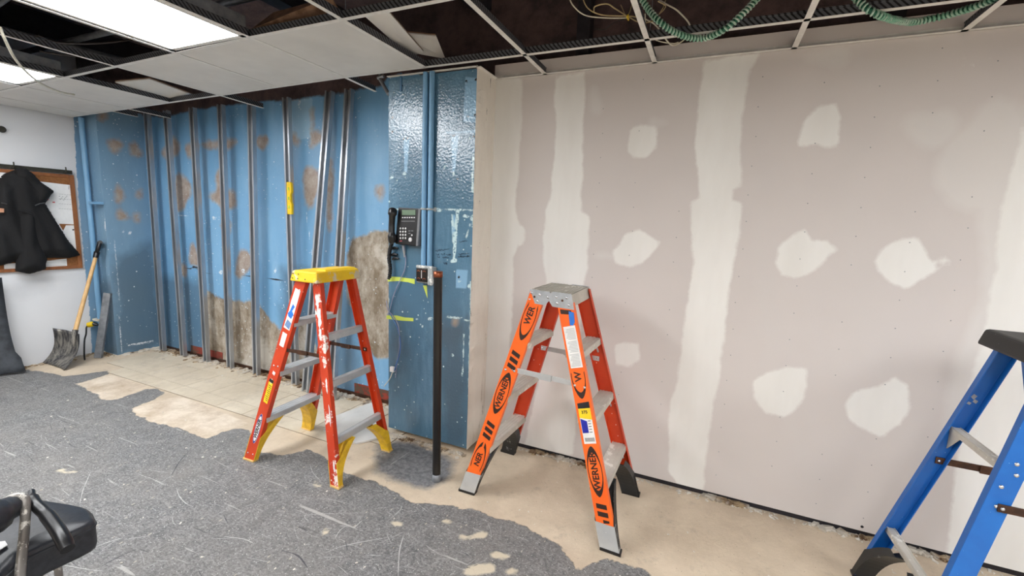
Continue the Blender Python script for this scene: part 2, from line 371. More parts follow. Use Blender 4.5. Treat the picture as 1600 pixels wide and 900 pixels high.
def sdf(P, poly):
    """signed distance (inside positive) of points P (n,2) to polygon"""
    poly = np.array(poly, float); d = np.full(len(P), 1e9); ins = np.zeros(len(P), bool); n = len(poly)
    for i in range(n):
        a = poly[i]; b = poly[(i+1) % n]; e = b-a; w = P-a
        t = np.clip((w@e)/max(e@e, 1e-12), 0, 1); d = np.minimum(d, np.linalg.norm(w-t[:, None]*e, axis=1))
        c = ((a[1] > P[:, 1]) != (b[1] > P[:, 1])) & (P[:, 0] < (b[0]-a[0])*(P[:, 1]-a[1])/((b[1]-a[1]) or 1e-12)+a[0]); ins ^= c
    return np.where(ins, d, -d)
def masked(name, o, eu, ev, lu, lv, step, mat, masks, proj, thick=0.):
    """wall or floor grid carrying signed-distance attributes for the stains and patches that are on it"""
    o = Vector(o); eu = Vector(eu); ev = Vector(ev); nu = max(2, round(lu/step)+1); nv = max(2, round(lv/step)+1)
    U, V = np.meshgrid(np.linspace(0, lu, nu), np.linspace(0, lv, nv)); P = np.stack([U.ravel(), V.ravel()], 1)
    co = np.array(o) + P[:, :1]*np.array(eu) + P[:, 1:]*np.array(ev)
    idx = np.arange(nu*nv).reshape(nv, nu)
    f = np.stack([idx[:-1, :-1], idx[:-1, 1:], idx[1:, 1:], idx[1:, :-1]], -1).reshape(-1, 4)
    me = bpy.data.meshes.new(name); me.from_pydata(co.tolist(), [], f.tolist())
    for k, polys in masks.items():
        D = np.full(len(P), -9.)
        for poly in polys:
            if poly and poly[0] == 'w':      # already in wall coordinates
                pl = poly[1]
            elif poly and poly[0] == 'e':    # ellipse given as photo centre and radii
                _, cx, cy, rx, ry = poly[:5]; rot = poly[5] if len(poly) > 5 else 0
                jj = random.uniform(0, 6); pl = []
                for t in range(18):
                    a = t*math.pi/9; rr = 1+.16*math.sin(2*a+jj)+.12*math.sin(3*a+2*jj)
                    x = rx*rr*math.cos(a); y = ry*rr*math.sin(a)
                    p = proj(cx+x*math.cos(rot)-y*math.sin(rot), cy+x*math.sin(rot)+y*math.cos(rot)) - o
                    pl.append((p.dot(eu), p.dot(ev)))
            else:
                pl = []
                for (u, v) in poly:
                    p = proj(u, v)-o; pl.append((p.dot(eu), p.dot(ev)))
            D = np.maximum(D, sdf(P, pl))
        at = me.attributes.new(k, 'FLOAT', 'POINT'); at.data.foreach_set('value', D.astype(np.float32))
    ob = link(name, me, mat); struct(ob)
    if thick:
        m = ob.modifiers.new('thick', 'SOLIDIFY'); m.thickness = thick; m.offset = -1
    return ob
def line(a, b, w=2.):
    """thin quad round a photo segment"""
    d = Vector((b[0]-a[0], b[1]-a[1])); n = Vector((-d.y, d.x)).normalized()*w/2
    return [(a[0]+n.x, a[1]+n.y), (b[0]+n.x, b[1]+n.y), (b[0]-n.x, b[1]-n.y), (a[0]-n.x, a[1]-n.y)]

# ================================================================ SETTING
# floor
fl = masked('floor', (-7.4, -.6, 0), (1, 0, 0), (0, 1, 0), 10.6, 3.6, .025, 'floor', {
 'grey': [[(-900, 700), (-300, 620), (0, 574), (60, 580), (100, 588), (172, 579), (170, 584), (120, 600), (130, 605), (150, 616), (164, 627), (182, 624), (205, 616), (228, 608), (240, 607), (260, 613), (252, 618), (238, 626), (204, 639), (212, 648), (236, 660), (274, 668), (300, 678), (322, 686), (340, 678), (366, 669), (388, 672), (407, 707), (442, 712), (480, 702), (505, 712), (540, 740), (585, 752), (612, 767), (640, 785), (700, 790), (735, 795), (775, 810), (811, 818), (844, 835), (875, 852), (895, 882), (905, 892), (942, 875), (996, 884), (1016, 900), (1080, 960), (1120, 1060), (1000, 1500), (-600, 1500)]],
 'pale': [[(120, 600), (170, 586), (186, 588), (228, 603), (205, 614), (182, 623), (164, 626), (150, 615)], [(204, 639), (279, 618), (337, 640), (396, 664), (366, 668), (322, 684), (274, 667), (240, 659)]],
 'glue': [[(590, 690), (650, 692), (712, 722), (700, 750), (668, 765), (630, 755), (585, 738)], ['e', 25, 500, 1, 1]],
 'dust': [[(255, 550), (330, 568), (440, 598), (470, 640), (400, 605), (300, 582), (240, 565)], ['e', 700, 590, 5, 3]],
 'fleck': [['e', 510, 831, 6, 6], ['e', 725, 840, 9, 4], ['e', 95, 735, 10, 2], ['e', 110, 738, 9, 2], ['e', 495, 758, 5, 5], ['e', 750, 890, 26, 9], ['e', 780, 868, 16, 6], ['e', 752, 836, 10, 6], ['e', 620, 818, 8, 4], ['e', 700, 815, 10, 3], ['e', 800, 893, 8, 5]],
}, lambda u, v: onz(u, v, 0))
m = fl.modifiers.new('slab', 'SOLIDIFY'); m.thickness = .1; m.offset = -1
# vinyl tiles left in the alcove
bed = MB()
for i, x in enumerate(np.arange(-5.17, -1.95, .305)):
    for j, (y0, y1) in enumerate(((2.035, 2.166), (2.170, 2.471), (2.475, 2.64))):
        if x < -4.9 and j == 0: continue
        if x > -2.3 and j == 2: continue
        if (j == 0 and -2.3 < x): continue
        jx = random.uniform(-.0007, .0007); z = .004 + random.uniform(0, .0012)
        w = .3005
        if x > -2.05 - 1e-3: continue
        b = MB().bb((x+jx, y0, .0005), (x+jx+w, y1, z)); build('floor_tile', b, 'floor_tile', fl)
        bed.bb((x, y0-.002, .0002), (x+.3045, y1+.002, .0012))
build('tile_bedding', bed, 'brown_steel', fl)

# drywall
mud = [
 [(770, 125), (817, 121), (815, 180), (812, 240), (805, 320), (815, 370), (803, 400), (800, 500), (790, 600), (770, 690), (740, 690)],
 [(867, 118), (914, 112), (912, 200), (908, 330), (920, 340), (918, 420), (912, 450), (905, 560), (895, 712), (818, 702), (848, 560), (855, 440), (848, 400), (852, 325), (861, 310), (868, 200)],
 [(1100, 95), (1187, 84), (1170, 110), (1159, 180), (1157, 240), (1157, 292), (1145, 296), (1144, 312), (1159, 318), (1157, 362), (1144, 420), (1138, 460), (1128, 560), (1112, 650), (1102, 735), (1098, 772), (1060, 763), (1045, 735), (1045, 650), (1056, 600), (1066, 540), (1076, 460), (1082, 410), (1079, 315), (1093, 308), (1088, 260), (1088, 200), (1093, 150)],
 [(1600, 200), (1567, 316), (1559, 365), (1557, 422), (1544, 460), (1540, 520), (1520, 580), (1499, 690), (1483, 830), (1478, 880), (1900, 960), (1900, 150)],
 [(984, 200), (1000, 195), (1027, 197), (1026, 230), (1012, 245), (990, 247), (980, 235)], [(957, 392), (975, 368), (1000, 360), (1032, 379), (1020, 392), (1005, 410), (985, 418), (962, 410)], [(1283, 165), (1306, 162), (1311, 180), (1310, 226), (1291, 230), (1272, 224), (1247, 228), (1251, 207), (1259, 188)], [(1257, 360), (1268, 375), (1293, 375), (1311, 389), (1287, 411), (1270, 427), (1242, 435), (1223, 428), (1212, 411), (1217, 384), (1242, 366)], [(1374, 392), (1408, 377), (1433, 372), (1446, 390), (1468, 420), (1442, 437), (1417, 451), (1393, 443), (1372, 426), (1366, 407)], ['e', 1474, 408, 10, 7],
 [(1178, 592), (1205, 578), (1235, 573), (1258, 578), (1260, 600), (1248, 635), (1225, 653), (1195, 645), (1178, 622)], [(1318, 632), (1335, 612), (1368, 605), (1398, 590), (1418, 603), (1422, 635), (1408, 662), (1378, 682), (1345, 668), (1322, 652)], [(962, 538), (1000, 534), (1001, 560), (985, 575), (962, 570)], ['e', 812, 367, 9, 14]]
mud2 = [['e', 1455, 200, 38, 33], ['e', 1298, 88, 32, 17], ['e', 1028, 192, 14, 4], ['e', 930, 160, 10, 22], ['e', 1545, 250, 70, 90], ['e', 950, 400, 18, 5], [(1600, 160), (1530, 300), (1535, 460), (1490, 560), (1470, 700), (1900, 800), (1900, 60)]]
dw = masked('wall_back', (-1.308, YW, .035), (1, 0, 0), (0, 0, 1), 4.6, 2.40, .02, 'drywall', {'mud': mud, 'mud2': mud2}, lambda u, v: ony(u, v, YW), .0)
m = dw.modifiers.new('thick', 'SOLIDIFY'); m.thickness = .013; m.offset = -1
b = MB()
for (u, v) in ((946, 131), (1006, 124), (1060, 330), (1191, 120), (1288, 129), (1381, 83), (1474, 75), (1560, 95)):
    p0 = ony(u, v, YW)
    z = p0.z
    while z > .1:
        if random.random() > .12: b.dome((p0.x+random.uniform(-.004, .004), YW-.0002, z), (0, -1, 0), .0027, .001, 6)
        z -= .137+random.uniform(-.006, .006)
o = build('screw_head', b, 'galv_dull', dw); stuff(o)
b = MB(); p = ony(1347, 823, YW); b.cyl(p+Vector((0, -.001, 0)), p+Vector((0, .001, 0)), .007, 10); build('screw_hole', b, 'black_ink', dw)
b = MB().bb((-1.28, YW+.018, .001), (3.3, YW+.06, .05)); build('gap_shade_strip', b, 'black_steel', dw)  # dark strip added behind the drywall so the floor gap reads as shade
# alcove wall (old painted wall) runs on behind the drywall
masks = {
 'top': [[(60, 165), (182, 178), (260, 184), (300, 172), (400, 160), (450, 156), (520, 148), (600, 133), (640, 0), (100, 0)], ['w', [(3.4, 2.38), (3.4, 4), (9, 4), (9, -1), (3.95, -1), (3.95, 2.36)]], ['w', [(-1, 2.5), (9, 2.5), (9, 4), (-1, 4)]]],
 'conc': [[(322, 455), (350, 468), (400, 470), (440, 520), (480, 500), (500, 560), (500, 700), (322, 575), (318, 500)], [(550, 372), (580, 362), (612, 362), (612, 560), (590, 560), (570, 540), (545, 470), (540, 400)]],
 'stain': [['e', 268, 232, 14, 16], ['e', 300, 235, 12, 10], ['e', 283, 300, 16, 26], ['e', 345, 288, 10, 22], ['e', 350, 310, 24, 13], ['e', 345, 225, 24, 9], ['e', 410, 222, 8, 12], ['e', 460, 218, 9, 9], ['e', 495, 214, 8, 12], ['e', 486, 290, 15, 28], ['e', 380, 412, 14, 20], ['e', 303, 400, 8, 18], ['e', 354, 356, 10, 9], ['e', 286, 422, 7, 9], ['e', 495, 370, 6, 20], ['e', 515, 300, 7, 50], ['e', 594, 300, 7, 12], line((488, 170), (488, 230), 6)],
 'pad': [[(455, 156), (488, 152), (488, 215), (455, 220)]],
 'chip': [line((262, 334), (330, 342), 1.5), ['e', 335, 341, 4, 3], ['e', 343, 342, 3, 2], line((455, 157), (487, 152), 2), line((487, 152), (489, 215), 1.5), ['e', 467, 163, 3, 3], ['e', 345, 425, 4, 3], ['e', 380, 423, 3, 3], ['e', 430, 423, 3, 3], ['e', 560, 352, 2, 2], ['e', 442, 341, 2, 2], line((498, 335), (495, 410), 3), line((478, 330), (490, 415), 1.5)],
 'hole': [line((300, 417), (312, 420), 4), line((262, 418), (300, 420), 1.5), line((312, 425), (360, 430), 2), line((360, 430), (400, 432), 1.5), line((410, 432), (472, 446), 2.5)],
 'dirt': [[(440, 420), (560, 430), (560, 640), (440, 600)], [(240, 430), (320, 440), (320, 560), (240, 545)]]}
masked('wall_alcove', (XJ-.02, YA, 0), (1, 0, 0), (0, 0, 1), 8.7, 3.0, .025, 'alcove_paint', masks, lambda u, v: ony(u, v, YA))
# left wall: white, blue strip by the corner
masked('wall_left', (XL, -.6, 0), (0, 1, 0), (0, 0, 1), 2.94, 3.0, .025, 'white_wall', {
 'blue': [[(113, 150), (118, 240), (124, 330), (133, 420), (141, 500), (147, 600), (230, 600), (200, 150)]],
 'smear': [['e', 45, 443, 22, 9]]}, lambda u, v: onx(u, v, XL))
# jog: face to the room, then the side that runs back to the alcove
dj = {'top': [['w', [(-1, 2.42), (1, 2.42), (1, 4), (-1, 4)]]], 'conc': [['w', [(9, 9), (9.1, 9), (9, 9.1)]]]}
masked('wall_jog', (XL, 2.34, 0), (1, 0, 0), (0, 0, 1), XJ-XL, 3.0, .02, 'left_blue', dict(dj, stain=[['w', [(9, 9), (9.1, 9), (9, 9.1)]]], pad=[['w', [(9, 9), (9.1, 9), (9, 9.1)]]], hole=[['w', [(9, 9), (9.1, 9), (9, 9.1)]]],
 chip=[['e', 168, 348, 6, 11], line((176, 375), (183, 460), 2.5), line((178, 380), (180, 400), 4), line((170, 320), (175, 372), 1.5)], dirt=[[(140, 440), (185, 440), (190, 560), (140, 560)]]), lambda u, v: ony(u, v, 2.34))
masked('wall_return', (XJ, 2.34, 0), (0, 1, 0), (0, 0, 1), YA-2.34, 3.0, .02, 'left_blue', dict(dj,
 stain=[['e', 179, 228, 9, 12], ['e', 212, 234, 9, 13], ['e', 186, 303, 7, 15], ['e', 217, 303, 6, 10], ['e', 190, 337, 8, 9], ['e', 213, 339, 7, 7], ['e', 160, 182, 8, 7]],
 pad=[['w', [(9, 9), (9.1, 9), (9, 9.1)]]], hole=[['w', [(9, 9), (9.1, 9), (9, 9.1)]]],
 chip=[line((178, 375), (186, 470), 2.5), line((186, 470), (190, 552), 2), ['e', 192, 362, 2, 2], ['e', 203, 364, 3, 3], line((200, 540), (240, 533), 3)], dirt=[[(178, 400), (235, 380), (260, 540), (180, 560)]]), lambda u, v: onx(u, v, XJ))
# pier
chips = [line((603, 327), (745, 328), 2), line((715, 328), (709, 405), 4.5), line((706, 335), (709, 380), 3), ['e', 709, 407, 5, 4], line((740, 240), (738, 300), 3), line((735, 340), (743, 345), 6), ['e', 728, 338, 6, 3], ['e', 741, 343, 4, 8], line((735, 350), (728, 372), 2), ['e', 709, 272, 2, 3], ['e', 632, 271, 3, 3], ['e', 612, 277, 3, 2.5], ['e', 672, 498, 4, 2], ['e', 652, 499, 3, 2], ['e', 660, 510, 2, 2], ['e', 605, 470, 3, 7], ['e', 707, 555, 2, 2], ['e', 718, 440, 3, 2], ['e', 733, 447, 3, 2], line((736, 440), (732, 620), 2), line((725, 520), (722, 600), 1.6), line((698, 495), (722, 497), 2), line((724, 499), (738, 503), 2.5), line((680, 327), (690, 329), 5)]
holes = [['e', x, y, 2.2, 2.2] for x, y in ((731, 182), (742, 180), (729, 127), (744, 124), (709, 212), (631, 217), (637, 216), (613, 183), (613, 206), (717, 433), (740, 213), (715, 280), (627, 134))]
masked('wall_pier', (-1.925, YP, .04), (1, 0, 0), (0, 0, 1), .625, 2.30, .01, 'pier_paint', {
 'pad': [[(727, 120), (748, 122), (744, 191), (724, 190)], [(705, 213), (717, 211), (711, 268), (707, 268)], [(630, 216), (640, 216), (636, 270), (632, 268)], [(692, 206), (720, 205), (745, 203), (745, 208), (700, 209)], [(713, 421), (731, 422), (729, 451), (712, 450)], ['e', 709, 350, 4, 14]],
 'chip': chips, 'hole': holes, 'stain': [['e', 711, 502, 4, 4]], 'top': [['w', [(9, 9), (9.1, 9), (9, 9.1)]]], 'conc': [['w', [(9, 9), (9.1, 9), (9, 9.1)]]],
 'dirt': [[(685, 500), (730, 500), (725, 700), (690, 700)], ['e', 620, 560, 8, 60]]}, lambda u, v: ony(u, v, YP))
b = MB()                                        # ragged plaster return of the pier
ys = np.linspace(YP, YW, 5); zs = np.linspace(.03, 2.36, 60)
b.sheet([[Vector((-1.30+(random.uniform(-.006, .004) if j == 0 else random.uniform(-.002, .002)), y, z)) for j, y in enumerate(ys)] for z in zs], False)
struct(build('wall_pier_side', b, 'pier_side'))
b = MB(); b.bb((-1.925, YP+.004, .04), (-1.31, YA, 2.34)); struct(build('wall_pier_core', b, 'pier_side'))
# rest of the room, outside the frame
b = MB(); b.bb((3.3, -4.2, 0), (3.4, YA, 3)); struct(build('wall_right', b, 'room_paint'))
b = MB(); b.bb((-5.7, -4.3, 0), (3.4, -4.2, 3)); struct(build('wall_front', b, 'room_paint'))
b = MB(); b.bb((-5.72, -4.3, 0), (XL, -.6, 3)); struct(build('wall_left_near', b, 'room_paint'))
b = MB(); b.bb((-5.7, -4.2, -.1), (3.4, -.6, 0)); struct(build('floor_near', b, 'floor_tile'))
# deck above
b = MB(); b.bb((-5.8, -4.3, 3.0), (3.5, YA+.1, 3.1)); deck = struct(build('ceiling', b, 'deck'))
b = MB()
for x in np.arange(-5.2, 3.2, 1.22): b.bb((x, -4.2, 2.82), (x+.12, YA-.01, 3.0))
struct(build('ceiling_joist', b, 'black_steel', deck))
b = MB()
for x in (-.82, .62, 1.9): b.bb((x, YA-.09, 2.2), (x+.075, YA-.01, 2.82))
build('wall_post', b, 'black_steel', deck)
b = MB(); b.cyl((-5.5, .95, 2.72), (-1.9, 1.25, 2.70), .05, 14); b.cyl((-5.5, 1.8, 2.66), (-2.2, 1.75, 2.62), .02, 10); b.cyl((-5.5, 1.45, 2.6), (-2.6, 1.15, 2.60), .012, 8)
b.cyl((-4.6, .3, 2.6), (-4.2, 2.6, 2.6), .03, 10)
build('pipe', b, 'galv_dull', deck)

# ceiling grid: parts of the ceiling
def tee(name, a, b_, w=.024, h=.038):
    a = Vector(a); b_ = Vector(b_); d = (b_-a).normalized(); s_ = d.cross(Vector((0, 0, 1))).normalized()
    def bar(mb, w_, z0, z1):
        A = [a+s_*w_/2, a-s_*w_/2, b_-s_*w_/2, b_+s_*w_/2]
        mb.hexa([p+Vector((0, 0, z0)) for p in A], [p+Vector((0, 0, z1)) for p in A])
    f = MB(); bar(f, w, 0, .0015); o = build(name, f, 'white_metal', deck)
    g = MB(); bar(g, .0016, .0015, h-.006); bar(g, .007, h-.006, h); build('web', g, 'tee_web', o); return o
def seg(name, x0, y0, x1, y1, **k): return tee(name, (x0, y0, cz(x0)), (x1, y1, cz(x1)), **k)
XS = [-5.26, -4.65, -4.04, -3.43, -2.82, -2.21, -1.60]
YB, YAr, Y0 = 1.63, 2.252, .405
for (x0, x1) in ((XL, -2.2), (-2.2, -.9), (-.9, 3.3)):
    seg('main_tee', x0, YAr, x1, YAr); seg('main_tee', x0, YB-.01, x1, YB-.01); seg('main_tee', x0, Y0, x1, Y0)
for x in XS: seg('cross_tee', x, YB, x, YAr); seg('cross_tee', x, Y0, x, YB-.02)
for x in (-.975, -.36, .272, .88, 1.5, 2.1, 2.7):
    seg('cross_tee', x, Y0, x, YB-.02); seg('cross_tee', x, YB, x, YAr); seg('cross_tee', x, YAr, x, YW-.001)
for x, y in ((-4.65, 2.60), (-3.43, 2.62), (-2.21, 2.56), (-4.9, 2.46)): seg('cross_tee', x, YAr, x-.02, y)
for y in (-.82, -2.05, -3.28): seg('main_tee', XL, y, 3.3, y)
# wall angle
b = MB(); b.bb((-1.27, YW-.022, CZ), (3.3, YW-.0005, CZ+.002)); b.bb((-1.27, YW-.003, CZ), (3.3, YW-.0005, CZ+.022)); build('wall_angle', b, 'white_metal', deck)
b = MB(); b.bb((-1.3, YP, CZ), (-1.277, YW-.022, CZ+.002)); build('wall_angle', b, 'white_metal', deck)
b = MB(); b.bb((-1.925, YP-.02, CZ-.004), (-1.3, YP, CZ)); build('wall_angle', b, 'white_metal', deck)
def panel(x0, y0, x1, y1, name='ceiling_tile'):
    g = .004
    P = [(x0+g, y0+g), (x1-g, y0+g), (x1-g, y1-g), (x0+g, y1-g)]
    mb = MB().hexa([Vector((x, y, cz(x)+.0025)) for x, y in P], [Vector((x, y, cz(x)+.018)) for x, y in P])
    return build(name, mb, 'tile', deck)
for x0, x1 in ((-2.21, -1.6), (-2.82, -2.21), (-3.43, -2.82), (-4.65, -4.04), (-5.26, -4.65), (-5.61, -5.26)):
    panel(x0, YB, x1, YAr)
panel(-5.26, Y0, -4.65, YB-.02); panel(-5.6, Y0, -5.26, YB-.02)
for y0, y1 in ((-.82, Y0), (-2.05, -.82), (-3.28, -2.05), (-4.2, -3.28)):
    for x0 in np.arange(-5.26, 3.0, .61):
        lit = (y0 == -.82 and any(abs(x0-q_) < .02 for q_ in (-2.82+0, -4.65, .23, 1.45))) or (y0 == -2.05 and any(abs(x0-q_) < .02 for q_ in (-1.6, .84)))
        if lit: continue
        panel(x0, y0, x0+.61, y1)
# lights
def troffer(x0, y0, x1, y1, label):
    z = cz((x0+x1)/2); o = thing('ceiling_light', label, 'light', ((x0+x1)/2, (y0+y1)/2, z), 'recessed fluorescent ceiling lights')
    g = .006
    b = MB()
    for a in (((x0+g, y0+g), (x0+.03, y1-g)), ((x1-.03, y0+g), (x1-g, y1-g)), ((x0+g, y0+g), (x1-g, y0+.03)), ((x0+g, y1-.03), (x1-g, y1-g))):
        b.bb((*a[0], z+.003), (*a[1], z+.012))
    build('frame', b, 'white_metal', o)
    b = MB().bb((x0+.028, y0+.028, z+.006), (x1-.028, y1-.028, z+.010)); build('diffuser', b, 'lamp', o)
    b = MB().bb((x0+g, y0+g, z+.013), (x1-g, y1-g, z+.10)); build('housing', b, 'galv_dull', o)
troffer(-2.82, Y0, -2.21, YB-.02, 'large bright fluorescent ceiling light above the white ceiling tiles at top left')
troffer(-4.65, Y0, -4.04, YB-.02, 'bright fluorescent ceiling light at the far left edge, above the coat')
for (x0, y0, y1, w_) in ((-2.82, -.82, Y0, 'directly behind the large bright one'), (-4.65, -.82, Y0, 'directly behind the far left one'), (.23, -.82, Y0, 'just behind the camera, right of it'), (1.45, -.82, Y0, 'behind the camera, near the right wall'), (-1.6, -2.05, -.82, 'in the third row, left of the camera'), (.84, -2.05, -.82, 'in the third row, right of the camera'), (2.11, Y0, YB-.02, 'added unseen by the right wall to brighten the pier side')):  # last one, by the right wall, is added to brighten the pier side
    troffer(x0, y0, x0+.60, y1, 'ceiling light '+w_)

# ================================================================ LADDERS
def rail_mb(P0, P1, Wd, D, T, inn, z0, z1):
    P0 = Vector(P0); P1 = Vector(P1); a = (P1-P0).normalized(); inn = Vector(inn); inn = (inn-a*inn.dot(a)).normalized()
    w = a.cross(inn).normalized()
    if w.x < 0: w = -w
    prof = [(-Wd/2, 0), (Wd/2, 0), (Wd/2, D), (Wd/2-T, D), (Wd/2-T, T), (-Wd/2+T, T), (-Wd/2+T, D), (-Wd/2, D)]
    B, Tp = [], []
    for (x, n) in prof:
        p = P0 + w*x + inn*n; B.append(p + a*((z0-p.z)/a.z)); Tp.append(p + a*((z1-p.z)/a.z))
    k = 8; mb = MB(); mb.add(B+Tp, [(i, (i+1) % k, (i+1) % k+k, i+k) for i in range(k)])
    for q_ in ((0, 1, 4, 5), (1, 2, 3, 4), (0, 5, 6, 7)):
        mb.add([B[i] for i in q_], [(0, 1, 2, 3)]); mb.add([Tp[i] for i in q_], [(0, 1, 2, 3)])
    return mb, P0, a, w, inn
class Rail:
    def __init__(s, P0, P1, Wd, D, T, inn, z0, z1, mat, parent):
        mb, s.P0, s.a, s.w, s.inn = rail_mb(P0, P1, Wd, D, T, inn, z0, z1); s.W = Wd; s.D = D; s.T = T
        s.o = build('rail', mb, mat, parent, .0015)
    def at(s, z, x=0., n=0.):
        p = s.P0 + s.w*x + s.inn*n; return p + s.a*((z-p.z)/s.a.z)
    def print_poly(s, name, polys, mat, z, lift=.0008, thick=.0004, parent=None, side=-1):
        """flat print on the web's outer face; poly coords (along rail up, across towards -w)"""
        o = s.at(z) - s.inn*lift; mb = MB()
        for pl in polys: mb.prism(pl, o, s.a, -s.w, thick)
        return build(name, mb, mat, parent or s.o)
def text_mesh(name, txt, size, o, ex, ey, mat, parent, extr=.0003, align='CENTER', bold=0.0):
    cu = bpy.data.curves.new(name, 'FONT'); cu.body = txt; cu.size = size; cu.align_x = align; cu.align_y = 'CENTER'; cu.extrude = extr; cu.offset = bold; cu.resolution_u = 3
    tmp = bpy.data.objects.new('tmp', cu); COL.objects.link(tmp)
    me = bpy.data.meshes.new_from_object(tmp.evaluated_get(bpy.context.evaluated_depsgraph_get())); bpy.data.objects.remove(tmp); bpy.data.curves.remove(cu)
    ex = Vector(ex).normalized(); ey = Vector(ey).normalized(); n = ex.cross(ey); base = wloc(parent) if parent else Vector()
    m = Matrix(((ex.x, ey.x, n.x, 0), (ex.y, ey.y, n.y, 0), (ex.z, ey.z, n.z, 0), (0, 0, 0, 1)))
    me.transform(m); me.transform(Matrix.Translation(Vector(o)-base)); me.name = name
    return link(name, me, mat, parent)
def oval(L, Wd, n=28, p=1.0):
    return [(L/2*math.cos(t*2*math.pi/n), Wd/2*math.copysign(abs(math.sin(t*2*math.pi/n))**p, math.sin(t*2*math.pi/n))) for t in range(n)]
def ring_prism(mb, L, Wd, t1, t2, o, ex, ey, thick, n=28, cut=None):
    """lens-shaped ring; t1 thickness at the sides, t2 at the pointed ends; optional keep-range along ex"""
    a = oval(L, Wd, n, 1.25); b = oval(L-2*t2, Wd-2*t1, n, 1.1); o = Vector(o); nn = Vector(ex).cross(Vector(ey)).normalized()
    for i in range(n):
        j = (i+1) % n; q_ = [a[i], a[j], b[j], b[i]]
        if cut and not all(cut[0] <= p[0] <= cut[1] for p in q_): continue
        mb.prism(q_, o, ex, ey, thick)
def logo(rail, z, L, txt='WERNER', cut=None, size=.05, mat='ink', dx=0.):
    o = rail.at(z) - rail.inn*.0006; mb = MB(); ring_prism(mb, L, rail.W*.86, .0035, .030, o, rail.a, -rail.w, .0004, 28, cut)
    pr = build('logo_print', mb, mat, rail.o)
    text_mesh('lettering', txt, size*.86, o+rail.a*dx-rail.inn*.0003, rail.a, -rail.w, mat, rail.o, bold=.0012)
def bars(rail, z, n=3, Wb=.022, gap=.014, hh=.6, cut=0.):
    polys = []
    for i in range(n):
        s0 = i*(Wb+gap); w_ = rail.W*hh/2; k = .010
        polys.append([(s0, -w_), (s0+Wb, -w_), (s0+Wb+k, w_), (s0+k, w_)])
    rail.print_poly('stripe_print', polys, 'ink', z)
def tread(parent, ra, rb, z, depth, mat, grooves=3, hgt=.03, name='step', dxa=0.):
    A = ra.at(z, 0, ra.T); B = rb.at(z, 0, rb.T); d = (B-A).normalized(); s_ = Vector((d.y, -d.x, 0)).normalized(); up = Vector((0, 0, 1)); mb = MB()
    A = A + d*.001; B = B - d*.001
    def bar(x0, x1, z0, z1):
        P = [A+s_*x0, A+s_*x1, B+s_*x1, B+s_*x0]; mb.hexa([p+up*z0 for p in P], [p+up*z1 for p in P])
    h = depth/2; bar(-h, h, -.004, 0); bar(-h, -h+.0025, -hgt, -.004); bar(h-.0025, h, -hgt, -.004)
    for g in range(grooves+1):
        x = -h+.004+(depth-.008)*g/grooves; bar(x-.0022, x+.0022, 0, .0022)
    return build(name, mb, mat, parent, .0008), A, B, s_
def gusset(parent, rail, z_top, reach, mat, name='knee_brace', zb=.012, foot=.03, cream=True, web=True):
    """moulded foot with a curved brace sweeping inwards to the bottom step"""
    inn = Vector((0, math.copysign(1, rail.inn.y), 0)); up = Vector((0, 0, 1)); mb = MB(); N = 10
    xs = (-rail.W/2-.001, rail.W/2+.001) ; prof = []
    for i in range(N+1):
        t = i/N; prof.append((foot+(reach-foot)*(t**2.2), zb+(z_top-zb)*t))
    for x in xs:
        for i in range(N):
            (n0, h0), (n1, h1) = prof[i], prof[i+1]; i0 = max(0., n0-.055); i1 = max(0., n1-.055)
            if i0 < .02: i0 = .0
            if i1 < .02: i1 = .0
            P = [rail.at(h0, x, 0)+inn*(i0), rail.at(h0, x, 0)+inn*n0, rail.at(h1, x, 0)+inn*n1, rail.at(h1, x, 0)+inn*i1]
            w_ = rail.w*(.003 if x > 0 else -.003)
            mb.hexa([p for p in P], [p+w_ for p in P])
    for i in range(N):
        (n0, h0), (n1, h1) = prof[i], prof[i+1]
        P = [rail.at(h0, xs[0])+inn*n0, rail.at(h0, xs[1])+inn*n0, rail.at(h1, xs[1])+inn*n1, rail.at(h1, xs[0])+inn*n1]
        mb.hexa(P, [p-inn*.004+up*.002 for p in P])
    return build(name, mb, mat, parent)
def spreader(parent, ra, rb, z, mat, outside=False, wd=.022, name='spreader', bow=0.):
    n0 = -.006 if outside else ra.T+.004
    A = ra.at(z, .0, n0); B = rb.at(z, 0, n0); mid = (A+B)/2 - Vector((0, 0, bow)); up = Vector((0, 0, 1)); y = Vector((0, .003, 0))
    mb = MB()
    for P, Q in ((A, mid), (mid, B)):
        mb.hexa([P-y-up*wd/2, P+y-up*wd/2, Q+y-up*wd/2, Q-y-up*wd/2], [P-y+up*wd/2, P+y+up*wd/2, Q+y+up*wd/2, Q-y+up*wd/2])
    o = build(name, mb, mat, parent, .001)
    mb = MB(); d = (B-A).normalized()
    mb.prism([(-.03, -wd*.62), (.04, -wd*.62), (.04, wd*.62), (-.03, wd*.62)], mid-Vector((0, .005, 0)), d, up, .004); build('hinge_plate', mb, mat, o)
    mb = MB()
    for p in (A+d*.01, B-d*.01, mid): mb.dome(p-Vector((0, .0045, 0)), (0, -1, 0), .006, .004)
    stuff(build('rivet', mb, 'rivet', o)); return o
def rivets(parent, pts, r=.006, mat='rivet'):
    mb = MB()
    for p in pts: mb.dome(p, (0, -1, 0), r, r*.6)
    stuff(build('rivet', mb, mat, parent))
